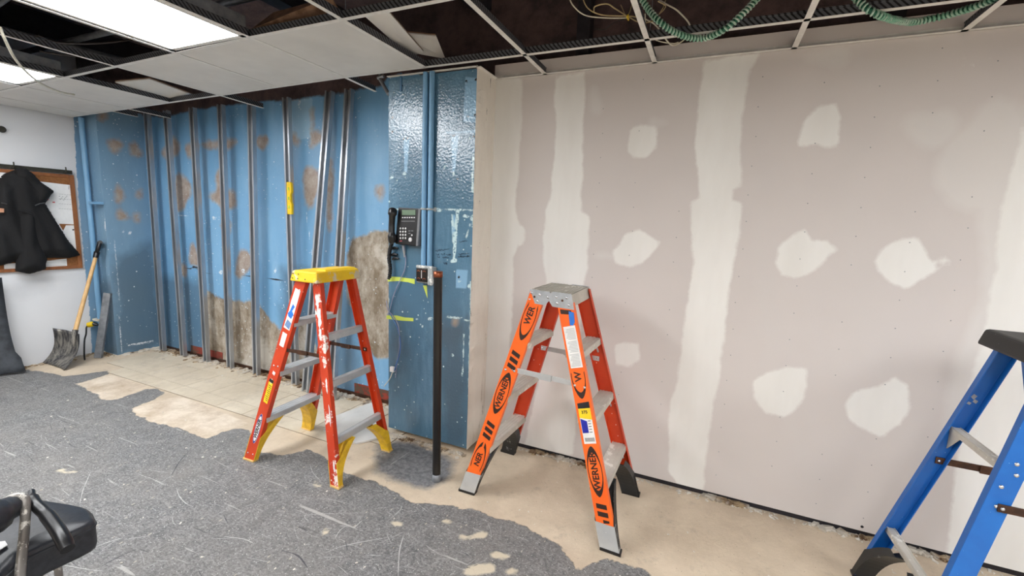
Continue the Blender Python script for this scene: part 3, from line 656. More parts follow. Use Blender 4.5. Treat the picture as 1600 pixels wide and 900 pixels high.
def footpad(rail, z=.012, mat='cream_rubber', ext=.004):
    mb = MB(); inn = Vector((0, math.copysign(1, rail.inn.y), 0)); e = ext; c = [rail.at(0, -rail.W/2-e, 0)-inn*e, rail.at(0, rail.W/2+e+.002, 0)-inn*e, rail.at(0, rail.W/2+e+.002, 0)+inn*(rail.D+e), rail.at(0, -rail.W/2-e, 0)+inn*(rail.D+e)]
    c = [Vector((p.x, p.y, 0.0005)) for p in c]; mb.hexa(c, [p+Vector((0, 0, z)) for p in c]); return build('foot_pad', mb, mat, rail.o, .002)

# ---- yellow-topped orange stepladder
L1 = thing('stepladder', 'orange stepladder with paint-stained yellow top cap, standing before the blue alcove', 'ladder', (-2.09, 1.88, 0))
r1 = Rail((-2.415, 1.645, 0), (-2.04, 1.735, 1.12), .074, .030, .004, (0, 1, 0), .006, 1.13, 'orange', L1)
r2 = Rail((-2.443, 2.115, 0), (-2.04, 2.02, 1.12), .074, .030, .004, (0, -1, 0), .006, 1.13, 'orange', L1)
r3 = Rail((-1.757, 1.678, 0), (-1.935, 1.745, 1.12), .056, .028, .004, (0, 1, 0), .006, 1.13, 'orange_splash', L1)
r4 = Rail((-1.773, 2.145, 0), (-1.935, 2.015, 1.12), .056, .028, .004, (0, -1, 0), .006, 1.13, 'orange', L1)
for z in (.29, .585, .885): tread(L1, r1, r2, z, .078 if z < .8 else .072, 'alu', 3)
for z in (.26, .575, .83): tread(L1, r3, r4, z, .036, 'alu', 1, .036, 'rear_bar')
b = MB()                                              # paint-caked cap
def capshape(x0, x1, y0, y1, z0, z1, t):
    b.hexa([Vector(p) for p in ((x0-.012, y0-.012, z0), (x1+.012, y0-.012, z0), (x1+.012, y1+.012, z0), (x0-.012, y1+.012, z0))], [Vector(p) for p in ((x0, y0, z1), (x1, y0, z1), (x1, y1, z1), (x0, y1, z1))])
capshape(-2.085, -1.905, 1.722, 2.032, 1.118, 1.178, 0)
c1 = build('top_cap', b, 'yellow', L1, .008)
b = MB(); capshape(-1.985, -1.925, 1.80, 2.02, 1.176, 1.186, 0); build('cap_ridge', b, 'yellow', c1, .004)
rivets(c1, [Vector((x, 1.713+.0*x, z)) for x, z in ((-2.07, 1.16), (-2.03, 1.16), (-2.075, 1.135), (-2.035, 1.135), (-1.98, 1.135))], .004, 'black_ink')
for r_, re in ((r1, .13), (r2, .13), (r3, .15), (r4, .15)):
    gusset(L1, r_, .262 if r_ in (r1, r2) else .225, re, 'yellow_foot'); footpad(r_)
spreader(L1, r1, r3, .715, 'brown_steel', False, .020, bow=-.004); spreader(L1, r2, r4, .675, 'brown_steel', False, .022, bow=.0)
# prints
o_ = r1.at(.215) - r1.inn*.0006
lo = MB().prism(oval(.205, .040), o_, r1.a, -r1.w, .0004); build('logo_print', lo, 'label_white', r1.o)
mb = MB(); ring_prism(mb, .205, .040, .003, .016, o_-r1.inn*.0004, r1.a, -r1.w, .0003); build('logo_border', mb, 'logo_blue', r1.o)
text_mesh('lettering', 'WERNER', .032, o_-r1.inn*.0006, r1.a, -r1.w, 'black_ink', r1.o, bold=.0012)
r1.print_poly('warning_label', [[(0, -.017), (.155, -.017), (.155, .017), (0, .017)]], 'label_yellow', .385)
o_ = r1.at(.385)-r1.inn*.0013
mb = MB()
mb.prism([(.135, -.017), (.155, -.017), (.155, .017), (.135, .017)], o_, r1.a, -r1.w, .0003)
for i in range(9): mb.prism([(.016+i*.012, -.013), (.016+i*.012+.004, -.013), (.016+i*.012+.004, .004+.008*((i*7) % 3)/2), (.016+i*.012, .004+.008*((i*7) % 3)/2)], o_, r1.a, -r1.w, .0003)
build('label_text', mb, 'black_ink', r1.o)
r1.print_poly('sticker', [[(0, -.022), (.15, -.022), (.15, .020), (.06, .024), (0, .020)]], 'label_white', .93)
r1.print_poly('sticker', [[(0, -.024), (.09, -.024), (.10, .022), (0, .024)]], 'label_white', .84)
r1.print_poly('sticker', [[(0, -.016), (.085, -.016), (.085, .020), (0, .018)]], 'label_white', .735)
r1.print_poly('sticker', [[(0, -.012), (.03, -.020), (.045, -.004), (.075, -.014), (.085, .004), (.04, .012), (.02, .022), (.005, .012)]], 'tape_blue', .905, .0014)
r1.print_poly('sticker', [[(0, -.018), (.04, -.022), (.05, .012), (.01, .020)]], 'grime_blue', .845, .0014)
r1.print_poly('sticker', [[(0, -.010), (.02, -.012), (.024, .008), (.004, .010)]], 'label_white', .56)
rivets(r1.o, [r1.at(z, x)-r1.inn*.001 for z in (.05,) for x in (-.02, .02)]+[r1.at(z, x)-r1.inn*.001 for z in (.615,) for x in (-.015, .015)], .005)

def splash(rail, z, L_, Wd, x0=0., seed=1):
    rnd = random.Random(seed); k = 22; pl = []
    for i in range(k):
        a = 2*math.pi*i/k; rr = rnd.uniform(.55, 1.1); pl.append((L_/2*math.cos(a)*rr, x0+Wd/2*math.sin(a)*rr))
    rail.print_poly('paint_splash', [pl], 'label_white', z)
splash(r3, 1.02, .10, .030, .004, 3); splash(r3, .93, .13, .034, -.003, 5); splash(r3, .84, .09, .026, .002, 8); splash(r3, .56, .10, .016, -.010, 9); splash(r3, .40, .14, .012, -.014, 12); splash(r1, 1.06, .05, .02, -.012, 4); splash(r1, .52, .035, .02, .0, 6); splash(r3, .12, .09, .014, -.010, 16)
# ---- silver-topped orange twin stepladder
L2 = thing('stepladder', 'bright orange stepladder with silver metal top, standing before the plasterboard wall', 'ladder', (-.69, 2.19, 0))
s1 = Rail((-1.095, 1.975, 0), (-.765, 2.035, 1.12), .080, .030, .004, (0, 1, 0), .012, 1.15, 'orange_bright', L2)
s2 = Rail((-1.075, 2.50, 0), (-.745, 2.345, 1.12), .080, .030, .004, (0, -1, 0), .012, 1.15, 'orange', L2)
s3 = Rail((-.285, 1.885, 0), (-.612, 2.020, 1.12), .080, .030, .004, (0, 1, 0), .012, 1.15, 'orange_bright', L2)
s4 = Rail((-.275, 2.415, 0), (-.598, 2.330, 1.12), .080, .030, .004, (0, -1, 0), .012, 1.15, 'orange', L2)
for (ra, rb) in ((s1, s2), (s3, s4)):
    for z in (.29, .585, .885):
        t_, A, B, s_ = tread(L2, ra, rb, z, .082, 'alu_white', 4, .034)
        mb = MB()
        for P, dd in ((B, -1),):
            d = (B-A).normalized(); sgn = 1 if ra is s3 else -1
            e = s_*sgn*.030 if s_.x > 0 else -s_*sgn*.030
            mb.tube([P-d*.012+e-Vector((0, 0, .075)), P-d*.06+e-Vector((0, 0, .034))], .005, 6)
        build('step_brace', mb, 'alu', t_)
# caps: ribbed platform halves with side plates
yaw = math.atan2(-.015, .15)
for k, (xa, xb) in enumerate(((-.800, -.6905), (-.6855, -.578))):
    mb = MB(); y0 = lambda x: 2.03-(x+.69)*.10; y1 = lambda x: 2.345-(x+.69)*.10
    P = [Vector((xa, y0(xa), 0)), Vector((xb, y0(xb), 0)), Vector((xb, y1(xb), 0)), Vector((xa, y1(xa), 0))]
    mb.hexa([p+Vector((0, 0, 1.150)) for p in P], [p+Vector((0, 0, 1.158)) for p in P])
    xo = xa if k == 0 else xb; q_ = .003 if k == 0 else -.003
    o_out = -.012 if k == 0 else .012
    mb.hexa([Vector((xo+o_out, y0(xo), 1.10)), Vector((xo+o_out+q_, y0(xo), 1.10)), Vector((xo+o_out+q_, y1(xo), 1.10)), Vector((xo+o_out, y1(xo), 1.10))], [Vector((xo, y0(xo), 1.158)), Vector((xo+q_, y0(xo), 1.158)), Vector((xo+q_, y1(xo), 1.158)), Vector((xo, y1(xo), 1.158))])
    for i in range(6):
        x = xa+.01+(xb-xa-.02)*i/5; mb.bb((x-.002, y0(x), 1.158), (x+.002, y1(x), 1.1605))
    tp = build('top_cap', mb, 'alu_white', L2)
    for yy, sg in ((y0, -1), (y1, 1)):
        mb = MB(); yv = yy(-.69)
        pts = [(-.815, 1.092), (-.715, 1.088), (-.690, 1.115), (-.684, 1.135), (-.692, 1.158), (-.800, 1.160)] if k == 0 else [(-.672, 1.088), (-.560, 1.086), (-.563, 1.100), (-.578, 1.160), (-.672, 1.162), (-.690, 1.150), (-.694, 1.130), (-.688, 1.108)]
        off = .002+(.004 if k == 1 else 0)
        mb.prism([(p[0], p[1]) for p in pts], (0, yv-.69*.10*0+sg*off+(.0), 0), (1, -.10 if 1 else 0, 0), (0, 0, 1), .0025*-sg)
        # shift so that the skewed plate follows the cap edge
        for v in mb.v: v.y += -.69*.10
        pl = build('side_plate', mb, 'alu_plate', tp)
        if sg < 0:
            rr = [(-.79, 1.142), (-.745, 1.138), (-.800, 1.108), (-.755, 1.104), (-.700, 1.130)] if k == 0 else [(-.655, 1.138), (-.60, 1.140), (-.648, 1.108), (-.588, 1.106)]
            rivets(pl, [Vector((x, y0(x)-off-.002, z)) for x, z in rr], .0075)
            mb = MB(); x, z = ((-.773, 1.124) if k == 0 else (-.622, 1.124)); mb.cyl((x, y0(x)-off-.0035, z), (x, y0(x)-off+.002, z), .006, 10); build('plate_hole', mb, 'brown_steel', pl)
# boots and black braces
for r_, re in ((s1, .17), (s2, .17), (s3, .17), (s4, .17)):
    mb, *_ = rail_mb(r_.P0-r_.inn*.0035, r_.P0-r_.inn*.0035+r_.a, r_.W+.008, .036, .0025, r_.inn, .010, .125)
    outer = r_ in (s1, s3)
    build('boot', mb, 'alu' if outer else 'black_foot', L2, .001)
    gusset(L2, r_, .252, re, 'black_foot', foot=.036); footpad(r_, .014, 'black_plastic', .006)
for ra, rb, z in ((s1, s3, .735), (s2, s4, .765)): spreader(L2, ra, rb, z, 'alu', False, .026, bow=-.0)
for r_, off in ((s1, 0), (s3, 0)): rivets(r_.o, [r_.at(z, x)-r_.inn*.001 for z in (.73,) for x in (-.025, .022)], .007)
# prints of the left rail
logo(s1, 1.015, .25, 'WER', cut=(-.13, .085), size=.052, dx=.012)
bars(s1, .735, 3)
logo(s1, .60, .245, dx=.003)
bars(s1, .335, 3)
logo(s1, .20, .245, '  NER', cut=(-.075, .12), dx=.0)
# prints of the right rail
s3.print_poly('stripe_print', [[(0, -.024), (.02, -.024), (.035, .03), (.012, .03)]], 'ink', 1.055)
s3.print_poly('tape', [[(0, -.032), (.045, -.036), (.055, -.012), (.03, -.008), (-.012, -.006), (-.015, -.022)]], 'tape_blue', 1.02, .0016)
s3.print_poly('warning_label', [[(0, -.032), (.20, -.030), (.20, .030), (0, .028)]], 'label_white', .815, .0014)
mb = MB(); o_ = s3.at(.815)-s3.inn*.0019
for i in range(27):
    s0 = .008+i*.0068; w_ = .022-.008*((i*5) % 4)/3
    if i in (9, 18): continue
    mb.prism([(s0, -.025), (s0+.0022, -.025), (s0+.0022, w_), (s0, w_)], o_, s3.a, -s3.w, .0003)
build('label_text', mb, 'print_grey', s3.o)
logo(s3, .775, .21, 'W', cut=(-.12, .04), size=.052, dx=-.0)
mb = MB(); o_ = s3.at(.56)-s3.inn*.0014
s3.print_poly('size_label', [[(0, -.030), (.165, -.030), (.165, .028), (0, .028)]], 'label_white', .475, .0010)
s3.print_poly('size_label', [[(.110, -.030), (.165, -.030), (.165, .028), (.122, .028)]], 'label_yellow', .475, .0016)
s3.print_poly('size_label', [[(.050, -.004), (.105, -.004), (.118, .026), (.050, .026)]], 'label_blue', .475, .0016)
s3.print_poly('size_label', [[(.165, -.030), (.195, -.030), (.19, .028), (.165, .028)]], 'black_ink', .475, .0012)
mb = MB(); o_ = s3.at(.475)-s3.inn*.0016
for i in range(9): mb.prism([(.010, -.024+i*.0052), (.028, -.024+i*.0052), (.028, -.0215+i*.0052), (.010, -.0215+i*.0052)], o_, s3.a, -s3.w, .0003)
for i in range(5): mb.prism([(.052+i*.013, -.022), (.055+i*.013, -.022), (.055+i*.013, -.008), (.052+i*.013, -.008)], o_, s3.a, -s3.w, .0003)
build('label_text', mb, 'black_ink', s3.o)
text_mesh('lettering', '375', .020, s3.at(.475+.14)-s3.inn*.0022, s3.w, s3.a, 'black_ink', s3.o, bold=.0005)
logo(s3, .352, .235, dx=.003)
bars(s3, .150, 2)
s3.print_poly('stripe_print', [[(0, -.024), (.010, -.024), (.016, .004), (0, .004)]], 'ink', .127)

# ---- blue stepladder at the right edge, seen from its rear rails
L3 = thing('stepladder', 'blue stepladder with black top cap at the right edge of the picture', 'ladder', (1.05, 2.03, 0))
b1 = Rail((.745, 2.265, 0), (1.005, 2.145, 1.10), .058, .030, .004, (0, -1, 0), .006, 1.13, 'blue', L3)
b2 = Rail((.765, 1.76, 0), (1.005, 1.86, 1.10), .062, .030, .004, (0, 1, 0), .006, 1.13, 'blue', L3)
b3 = Rail((1.38, 2.265, 0), (1.085, 2.145, 1.10), .078, .030, .004, (0, -1, 0), .006, 1.13, 'blue', L3)
b4 = Rail((1.38, 1.76, 0), (1.085, 1.86, 1.10), .078, .030, .004, (0, 1, 0), .006, 1.13, 'blue', L3)
for z in (.275, .775): tread(L3, b1, b2, z, .034, 'alu_white', 1, .020, 'rear_bar')
for z in (.29, .585, .885): tread(L3, b3, b4, z, .08, 'alu_white', 4, .03)
b = MB(); capshape(.950, 1.185, 1.838, 2.168, 1.108, 1.170, 0); build('top_cap', b, 'black_cap', L3, .010)
for r_ in (b1, b2): gusset(L3, r_, .255, .19, 'black_foot'); footpad(r_, .012, 'black_plastic')
for r_ in (b3, b4): gusset(L3, r_, .262, .15, 'black_foot'); footpad(r_, .012, 'black_plastic')
spreader(L3, b1, b3, .625, 'brown_steel', False, .026); spreader(L3, b2, b4, .655, 'brown_steel', True, .026)
for r_, sg in ((b1, -1), (b2, 1)):
    p = r_.at(.775, 0, .004); build('corner_brace', MB().prism([(0, 0), (0, -.07), (.075, 0)], p+Vector((-.012, 0, -.02)), (0, sg, 0), (0, 0, 1), .003), 'alu_white', L3)
rivets(b2.o, [b2.at(z, x)-b2.inn*.001 for z, x in ((.80, .0), (.765, .01), (.27, .0), (.28, .015), (.655, 0), (.72, -.01))], .007)
o_ = b1.at(.885, 0, .0042); mb = MB()
for q_ in ([(0, -.012), (.012, -.014), (.016, -.002), (.004, .0)], [(.012, .0), (.030, -.004), (.034, .008), (.020, .012)], [(-.012, .002), (-.002, .0), (.0, .010), (-.010, .012)]): mb.prism(q_, o_, b1.a, -b1.w, .0004)
stuff(build('paint_splash', mb, 'print_grey', b1.o))

# ================================================================ ALCOVE STUDS
def stud(bot, top, w, d, label, group='loose metal studs standing in the blue alcove', mat='galv'):
    bot = Vector(bot); top = Vector(top); a = (top-bot).normalized(); n = Vector((0, -1, 0)); n = (n-a*n.dot(a)).normalized(); s_ = a.cross(n).normalized()
    if s_.x < 0: s_ = -s_
    t = .002; lip = .016
    prof = [(-w/2, 0), (-w/2, d), (-w/2+lip, d), (-w/2+lip, d-t), (-w/2+t, d-t), (-w/2+t, t), (w/2-t, t), (w/2-t, d-t), (w/2-lip, d-t), (w/2-lip, d), (w/2, d), (w/2, 0)]
    k = len(prof); A = [bot+s_*p[0]+n*p[1] for p in prof]; B = [top+s_*p[0]+n*p[1] for p in prof]
    mb = MB().add(A+B, [(i, (i+1) % k, (i+1) % k+k, i+k) for i in range(k)])
    o = build('metal_stud', mb, mat); tag(o, label, 'stud', group); return o
sy = 2.655
names = ['galvanised metal stud nearest the left corner of the blue alcove', 'second metal stud from the left in the blue alcove', 'third metal stud from the left in the blue alcove', 'fourth metal stud from the left, over the brown plaster', 'fifth metal stud from the left, between tan wall stains', 'metal stud with the yellow level clinging to it']
for (bu, bv, tu, tv), nm in zip(((258, 548, 234, 190), (290, 556, 265, 195), (326, 562, 305, 185), (363, 577, 349, 175), (404, 588, 396, 172), (455, 600, 451, 160)), names):
    pt = ony(tu, tv, sy); x = pt.x; dxb = ony(bu, bv, sy).x
    stud(((dxb if nm != names[-1] else x), sy, .012), (x, sy, 2.40), .066, .034, nm)
stud((ony(490, 520, 2.60).x-.06, 2.58, .012), (ony(514, 150, 2.66).x+.01, 2.68, 2.42), .068, .036, 'leaning metal stud just right of the stud with the level')
stud((ony(521, 640, 2.56).x, 2.56, .012), (ony(545, 150, 2.66).x+.005, 2.68, 2.42), .068, .036, 'rightmost metal stud of the alcove, leaning behind the yellow-topped ladder')
# short offcut leaning by the shovel
mb = MB(); A = ony(152, 560, 2.19); A.z = .005; B = ony(167, 458, 2.30)
a = (B-A).normalized(); s_ = Vector((.8, .6, 0)); s_ = (s_-a*s_.dot(a)).normalized(); n = a.cross(s_)
prof = [(-.03, 0), (.03, 0), (.03, .03), (.028, .03), (.028, .002), (-.028, .002), (-.028, .03), (-.03, .03)]
P0 = [A+s_*p[0]+n*p[1] for p in prof]; P1 = [B+s_*p[0]+n*p[1] for p in prof]
for v in P0: v.z = max(v.z, .002)
mb.add(P0+P1, [(i, (i+1) % 8, (i+1) % 8+8, i+8) for i in range(8)]); mb.add(P0, [(0, 1, 4, 5)]); mb.add(P1, [(0, 1, 4, 5)])
tag(build('metal_stud', mb, 'galv_dull'), 'short grey metal offcut leaning in the corner beside the shovel', 'stud')
# yellow level on the stud
p = ony(455, 310, sy-.034); lv = thing('torpedo_level', 'small yellow level stuck to a metal stud in the alcove', 'level', (p.x, p.y, p.z-.13))
b = MB(); hx = .024
b.prism([(-hx, -.13), (hx, -.13), (hx+.004, -.05), (hx-.008, -.03), (hx-.008, .03), (hx+.004, .05), (hx, .12), (hx*.5, .13), (-hx, .13)], (p.x, p.y, p.z), (1, 0, 0), (0, 0, 1), .022)
build('body', b, 'level_yellow', lv, .003)
b = MB()
for z in (-.07, 0., .075): b.cyl((p.x, p.y-.0235, p.z+z-.012), (p.x, p.y-.0235, p.z+z+.012), .006, 8)
build('vial', b, 'vial', lv)

# ================================================================ PIER FITTINGS
def PF(u, v, d=0.): q_ = ony(u, v, YP-d); return q_
for (u0, u1, v1, lab) in ((665.5, 661.5, 418, 'left one of two blue-painted conduits rising above the outlet box'), (674.5, 672, 418, 'right one of two blue-painted conduits rising above the outlet box')):
    a = PF(u0, 112, .018); b_ = PF(u1+ (0), v1, .018); x = (a.x+b_.x)/2
    b = MB().cyl((x, YP-.018, 1.185), (x, YP-.018, 2.345), .0165, 14)
    o = tag(build('conduit', b, 'conduit'), lab, 'conduit', 'painted conduits on the blue pier')
    p = PF(670, 327, .0)
    s_ = MB(); s_.tube([(x-.0185, YP-.0, p.z-.0), (x-.0185, YP-.02, p.z), (x-.010, YP-.036, p.z), (x+.010, YP-.036, p.z), (x+.0185, YP-.02, p.z), (x+.0185, YP, p.z)], .006, 6); s_.bb((x-.03, YP-.006, p.z-.012), (x-.016, YP-.001, p.z+.012)); s_.bb((x+.016, YP-.006, p.z-.012), (x+.032, YP-.001, p.z+.012))
    build('strap', s_, 'box_paint', o)
p = PF(662, 430, .06)
bx = thing('outlet_box', 'paint-crusted outlet box with black double sockets below the conduits', 'outlet', (p.x, YP, p.z-.055))
b = MB().bb((p.x-.058, YP-.052, p.z-.052), (p.x+.058, YP-.001, p.z+.052)); build('box', b, 'box_paint', bx, .006)
b = MB().bb((p.x+.030, YP-.065, p.z-.060), (p.x+.066, YP-.050, p.z+.058)); b.bb((p.x-.062, YP-.058, p.z+.04), (p.x+.066, YP-.045, p.z+.06)); build('cover_rim', b, 'box_paint', bx, .006)
for dx in (-.034, .008):
    b = MB().bb((p.x+dx-.019, YP-.066, p.z-.042), (p.x+dx+.019, YP-.05, p.z+.040)); s_ = build('socket', b, 'socket', bx, .003)
    b = MB()
    for dz in (-.024, .022):
        b.tube([(p.x+dx-.011, YP-.0665, p.z+dz), (p.x+dx, YP-.068, p.z+dz+.006), (p.x+dx+.011, YP-.0665, p.z+dz)], .002, 6)
    build('contact', b, 'copper', s_)
b = MB().bb((p.x-.014, YP-.0675, p.z-.02), (p.x-.010, YP-.0655, p.z+.03)); build('strap', b, 'label_white', bx)
# desk phone hung on the pier
c = PF(632, 354, .03); ph = thing('telephone', 'black office telephone mounted on the blue pier', 'telephone', (c.x, YP, 1.32))
def ph3(u, v, d=.05): return PF(u, v, d)
b = MB(); c0 = [ph3(622, 324, .03), ph3(657, 326, .03), ph3(652, 385, .05), ph3(617, 381, .05)]
b.hexa([Vector((v.x, YP-.002, v.z)) for v in c0], c0); body = build('body', b, 'black_plastic', ph, .006)
b = MB(); c1_ = [ph3(653.5, 326, .034), ph3(657, 326, .034), ph3(653, 384, .054), ph3(649.5, 385, .054)]
b.hexa([Vector((v.x, YP-.01, v.z)) for v in c1_], c1_); build('trim', b, 'phone_grey', body, .002)
b = MB(); b.tube(smoothpath([ph3(614, 327, .05), ph3(613, 335, .065), ph3(612, 350, .062), ph3(612, 365, .066), ph3(613.5, 379, .06)], 5), [.022]+[.028]*5+[.020]*10+[.027]*4+[.024], 12); hs = build('handset', b, 'black_plastic', ph)
def onface(u, v, lift=.003):
    t = (v-324)/60; return PF(u, v, .03+.02*t+lift)
def facequad(name, u0, v0, u1, v1, mat, par, lift=.002):
    P = [onface(u0, v0, lift), onface(u1, v0, lift), onface(u1, v1, lift), onface(u0, v1, lift)]
    mb = MB().hexa([p_+Vector((0, .003, 0)) for p_ in P], P); return build(name, mb, mat, par)
facequad('screen', 628, 328, 649, 336, 'lcd', body)
for i in range(6): facequad('button', 628+i*3.6, 339, 630+i*3.6, 340.8, 'key', body)
facequad('button_row', 627, 345, 648, 346.2, 'phone_grey', body)
for r_i in range(4):
    for c_i in range(3):
        pt = onface(625.6+c_i*4.0, 357+r_i*5.0); mb = MB().dome(pt, (0, -1, .1), .0065, .003, 10); build('key', mb, 'key', body)
mb = MB().dome(onface(641, 374.5), (0, -1, .1), .014, .005, 16); build('dial_pad', mb, 'key', body)
mb = MB().dome(onface(643.5, 367.5), (0, -1, .1), .006, .003, 10); build('key', mb, 'key', body)
facequad('button', 638, 360, 641, 361.5, 'phone_grey', body); facequad('button', 642.5, 360, 645.5, 361.5, 'phone_grey', body)
facequad('button', 638, 364, 641, 365.3, 'phone_grey', body); facequad('button', 624, 376, 628, 377.2, 'print_red', body)
# coiled handset cord
pts = []; 
path = smoothpath([PF(612, 380, .04), PF(609, 392, .03), PF(608, 405, .03), PF(610, 420, .03), PF(608, 436, .025)], 30)
for i, q_ in enumerate(path):
    a = i*1.15; pts.append(q_+Vector((math.cos(a)*.010, math.sin(a)*.008, 0)))
build('coiled_cord', MB().tube(pts, .0055, 6), 'black_plastic', ph)
mb = MB()
for (u, v) in ((618, 388), (617, 398), (619, 404)): mb.tube([PF(u-6, v+1, .004), PF(u-2, v-1, .016), PF(u+4, v, .012)], [.007, .010, .006], 8)
tag(build('cord_clip', mb, 'black_plastic'), 'black plastic clips with splayed ends beside the coiled phone cord', 'clip')
# phone line, wires, jack
def wire(name, pts, r, mat, label, cat='wire', k=8, n=6): return tag(build(name, MB().tube(smoothpath(pts, k), r, n), mat), label, cat)
wire('phone_line', [PF(631, 384, .03), PF(632, 395, .012), PF(634, 405, .010), PF(632, 422, .010), PF(624, 440, .012), PF(615, 462, .010), PF(609, 484, .008), PF(605, 492, .01)], .0032, 'wire_grey', 'thin grey line running from the telephone down to the pier edge')
mb = MB().tube([PF(630, 383, .02), PF(631.5, 393, .012), PF(632, 402, .01)], [.009, .008, .004], 8); tag(build('plug', mb, 'print_grey'), 'grey plug in the bottom of the telephone', 'plug')
wire('blue_wire', [PF(606, 484, .01), PF(612, 495, .02), PF(620, 510, .03), PF(625, 530, .03), PF(625, 550, .03), PF(619, 570, .03), PF(616, 580, .02)], .0032, 'wire_blue', 'blue wire looping down from the pier edge to the white jack')
wire('grey_wire', [PF(604, 470, .01), PF(606, 484, .03), PF(616, 496, .03), PF(623, 512, .03), PF(624, 540, .03), PF(621, 562, .02), PF(618, 590, .01)], .003, 'wire_grey', 'pale grey wire crossing the blue wire beside the pier edge')
wire('grey_wire', [PF(613, 582, .02), PF(609, 592, .01), PF(602, 601, .01), PF(600, 604, .02)], .003, 'wire_white', 'short white wire end below the jack')
p = PF(613, 577, .02); tag(build('wall_jack', MB().bb((p.x-.016, p.y-.008, p.z-.018), (p.x+.016, p.y+.012, p.z+.018)), 'label_white', bevel=.003), 'small white jack dangling on blue wire at the pier edge', 'jack')
# lime tape
def flatpoly(name, px, mat, label, cat, th=.0015):
    P = [PF(u, v, .0008) for u, v in px]; mb = MB(); k = len(P)
    Q = [p_-Vector((0, th, 0)) for p_ in P]; mb.add(P+Q, [tuple(range(k)), tuple(range(2*k-1, k-1, -1))]+[(i, (i+1) % k, (i+1) % k+k, i+k) for i in range(k)])
    return tag(build(name, mb, mat), label, cat)
flatpoly('masking_tape', [(606, 432), (625, 433), (648, 436), (648, 444), (638, 441), (622, 439), (606, 440)], 'lime_tape', 'upper strip of lime tape left of the outlet box', 'tape')
flatpoly('masking_tape', [(661, 446), (667, 446), (668, 466)], 'lime_tape', 'torn lime tape tail hanging under the outlet box', 'tape')
flatpoly('masking_tape', [(604, 493), (620, 493), (632, 496), (646, 497), (646, 502), (628, 501), (604, 498)], 'lime_tape', 'lower strip of paint-flecked lime tape on the pier', 'tape')
# handwriting
pen = bpy.data.objects.new('handwriting', None); COL.objects.link(pen); pen.location = PF(705, 395); tag(pen, 'faint handwritten notes in dark pen on the blue pier', 'writing')
def scribble(u0, v0, u1, v1, amp, n, w=.0018):
    pts = []
    for i in range(n*4+1):
        t = i/(n*4); u = u0+(u1-u0)*t; v = v0+(v1-v0)*t + amp*math.sin(i*1.9+math.sin(i*.7)*2) * (0 if (i//5) % 5 == 4 else 1); pts.append(PF(u, v, .0014))
    return pts
for args in ((680, 392, 701, 389, 1.6, 6), (681, 397, 686, 398, 1.4, 2), (689, 397, 695, 397, 1.5, 2), (697, 398, 705, 398, 1.2, 3), (683, 401, 687, 402, 1, 2), (691, 402, 701, 402, 1.2, 4), (716, 397, 733, 396, 1.2, 6), (715, 401, 734, 400, 1.6, 8), (693, 411, 699, 412, 1.8, 3), (717, 378, 730, 376, 1, 4), (735, 485, 736, 492, 2, 2)):
    build('pen_stroke', MB().tube(scribble(*args), .0011, 4), 'pen', pen)
# tall black pipe
p = onz(682, 750, 0); pt = Vector((p.x-.0, 2.06, 0))
base = onz(682, 751, 0); top = ony(684.5, 425, 2.06)
pp = thing('black_pipe', 'upright black iron pipe with copper end standing before the pier', 'pipe', (base.x, base.y, 0))
tp_ = Vector((ony(684.5, 424, base.y).x, base.y, ony(684.5, 424, base.y).z)); bs = Vector((base.x, base.y, .0))
d = tp_-bs
build('pipe', MB().cyl(bs+d*.03, tp_-d*.025, .0235, 18), 'pipe', pp)
build('coupling', MB().tube([bs+Vector((0, 0, .002)), bs+d*.005, bs+d*.035, bs+d*.036], [.024, .0262, .0262, .024], 18), 'galv_dull', pp)
build('copper_end', MB().tube([tp_-d*.026, tp_-d*.025, tp_, tp_+Vector((0, 0, .001))], [.022, .0255, .0255, .018], 18), 'copper', pp)
# bracket high on the pier, and small conduit stub beside it
p = PF(627, 130); tag(build('mounting_strip', MB().bb((p.x-.008, YP-.006, p.z-.05), (p.x+.008, YP-.001, p.z+.06)), 'conduit_dark', bevel=.002), 'small painted mounting strip at the top of the blue pier', 'bracket')
a = ony(594, 124, 2.5); b_ = ony(607, 147, 2.45)
mb = MB().cyl(a, b_, .012, 10); mb.cyl(a+Vector((-.02, 0, .01)), a+Vector((.03, 0, .02)), .012, 8); mb.cyl(a, a+Vector((-.005, 0, .07)), .008, 8)
tag(build('conduit_stub', mb, 'alu_plate'), 'short silver conduit stub in the dark gap left of the pier top', 'conduit')

# ================================================================ LEFT CORNER
# painted pipe in the corner
x = -5.52
A = ony(129, 186, 2.29); B_ = ony(155, 545, 2.29)
tag(build('conduit', MB().cyl(((A.x+B_.x)/2, 2.30, .10), ((A.x+B_.x)/2, 2.30, 2.30), .022, 12), 'conduit'), 'blue-painted pipe in the corner beside the corkboard', 'conduit')
p = ony(144, 317, 2.27); tag(build('pipe_clamp', MB().bb((p.x-.05, p.y-.012, p.z-.012), (p.x+.05, 2.338, p.z+.012)), 'conduit', bevel=.004), 'blue-painted clamp around the corner pipe', 'clamp')
p = ony(151, 500, 2.27); tag(build('pipe_clamp', MB().bb((p.x-.06, p.y-.01, p.z-.010), (p.x+.04, 2.338, p.z+.010)), 'wire_white', bevel=.003), 'pale strap low on the corner pipe, above the yellow connector', 'clamp')
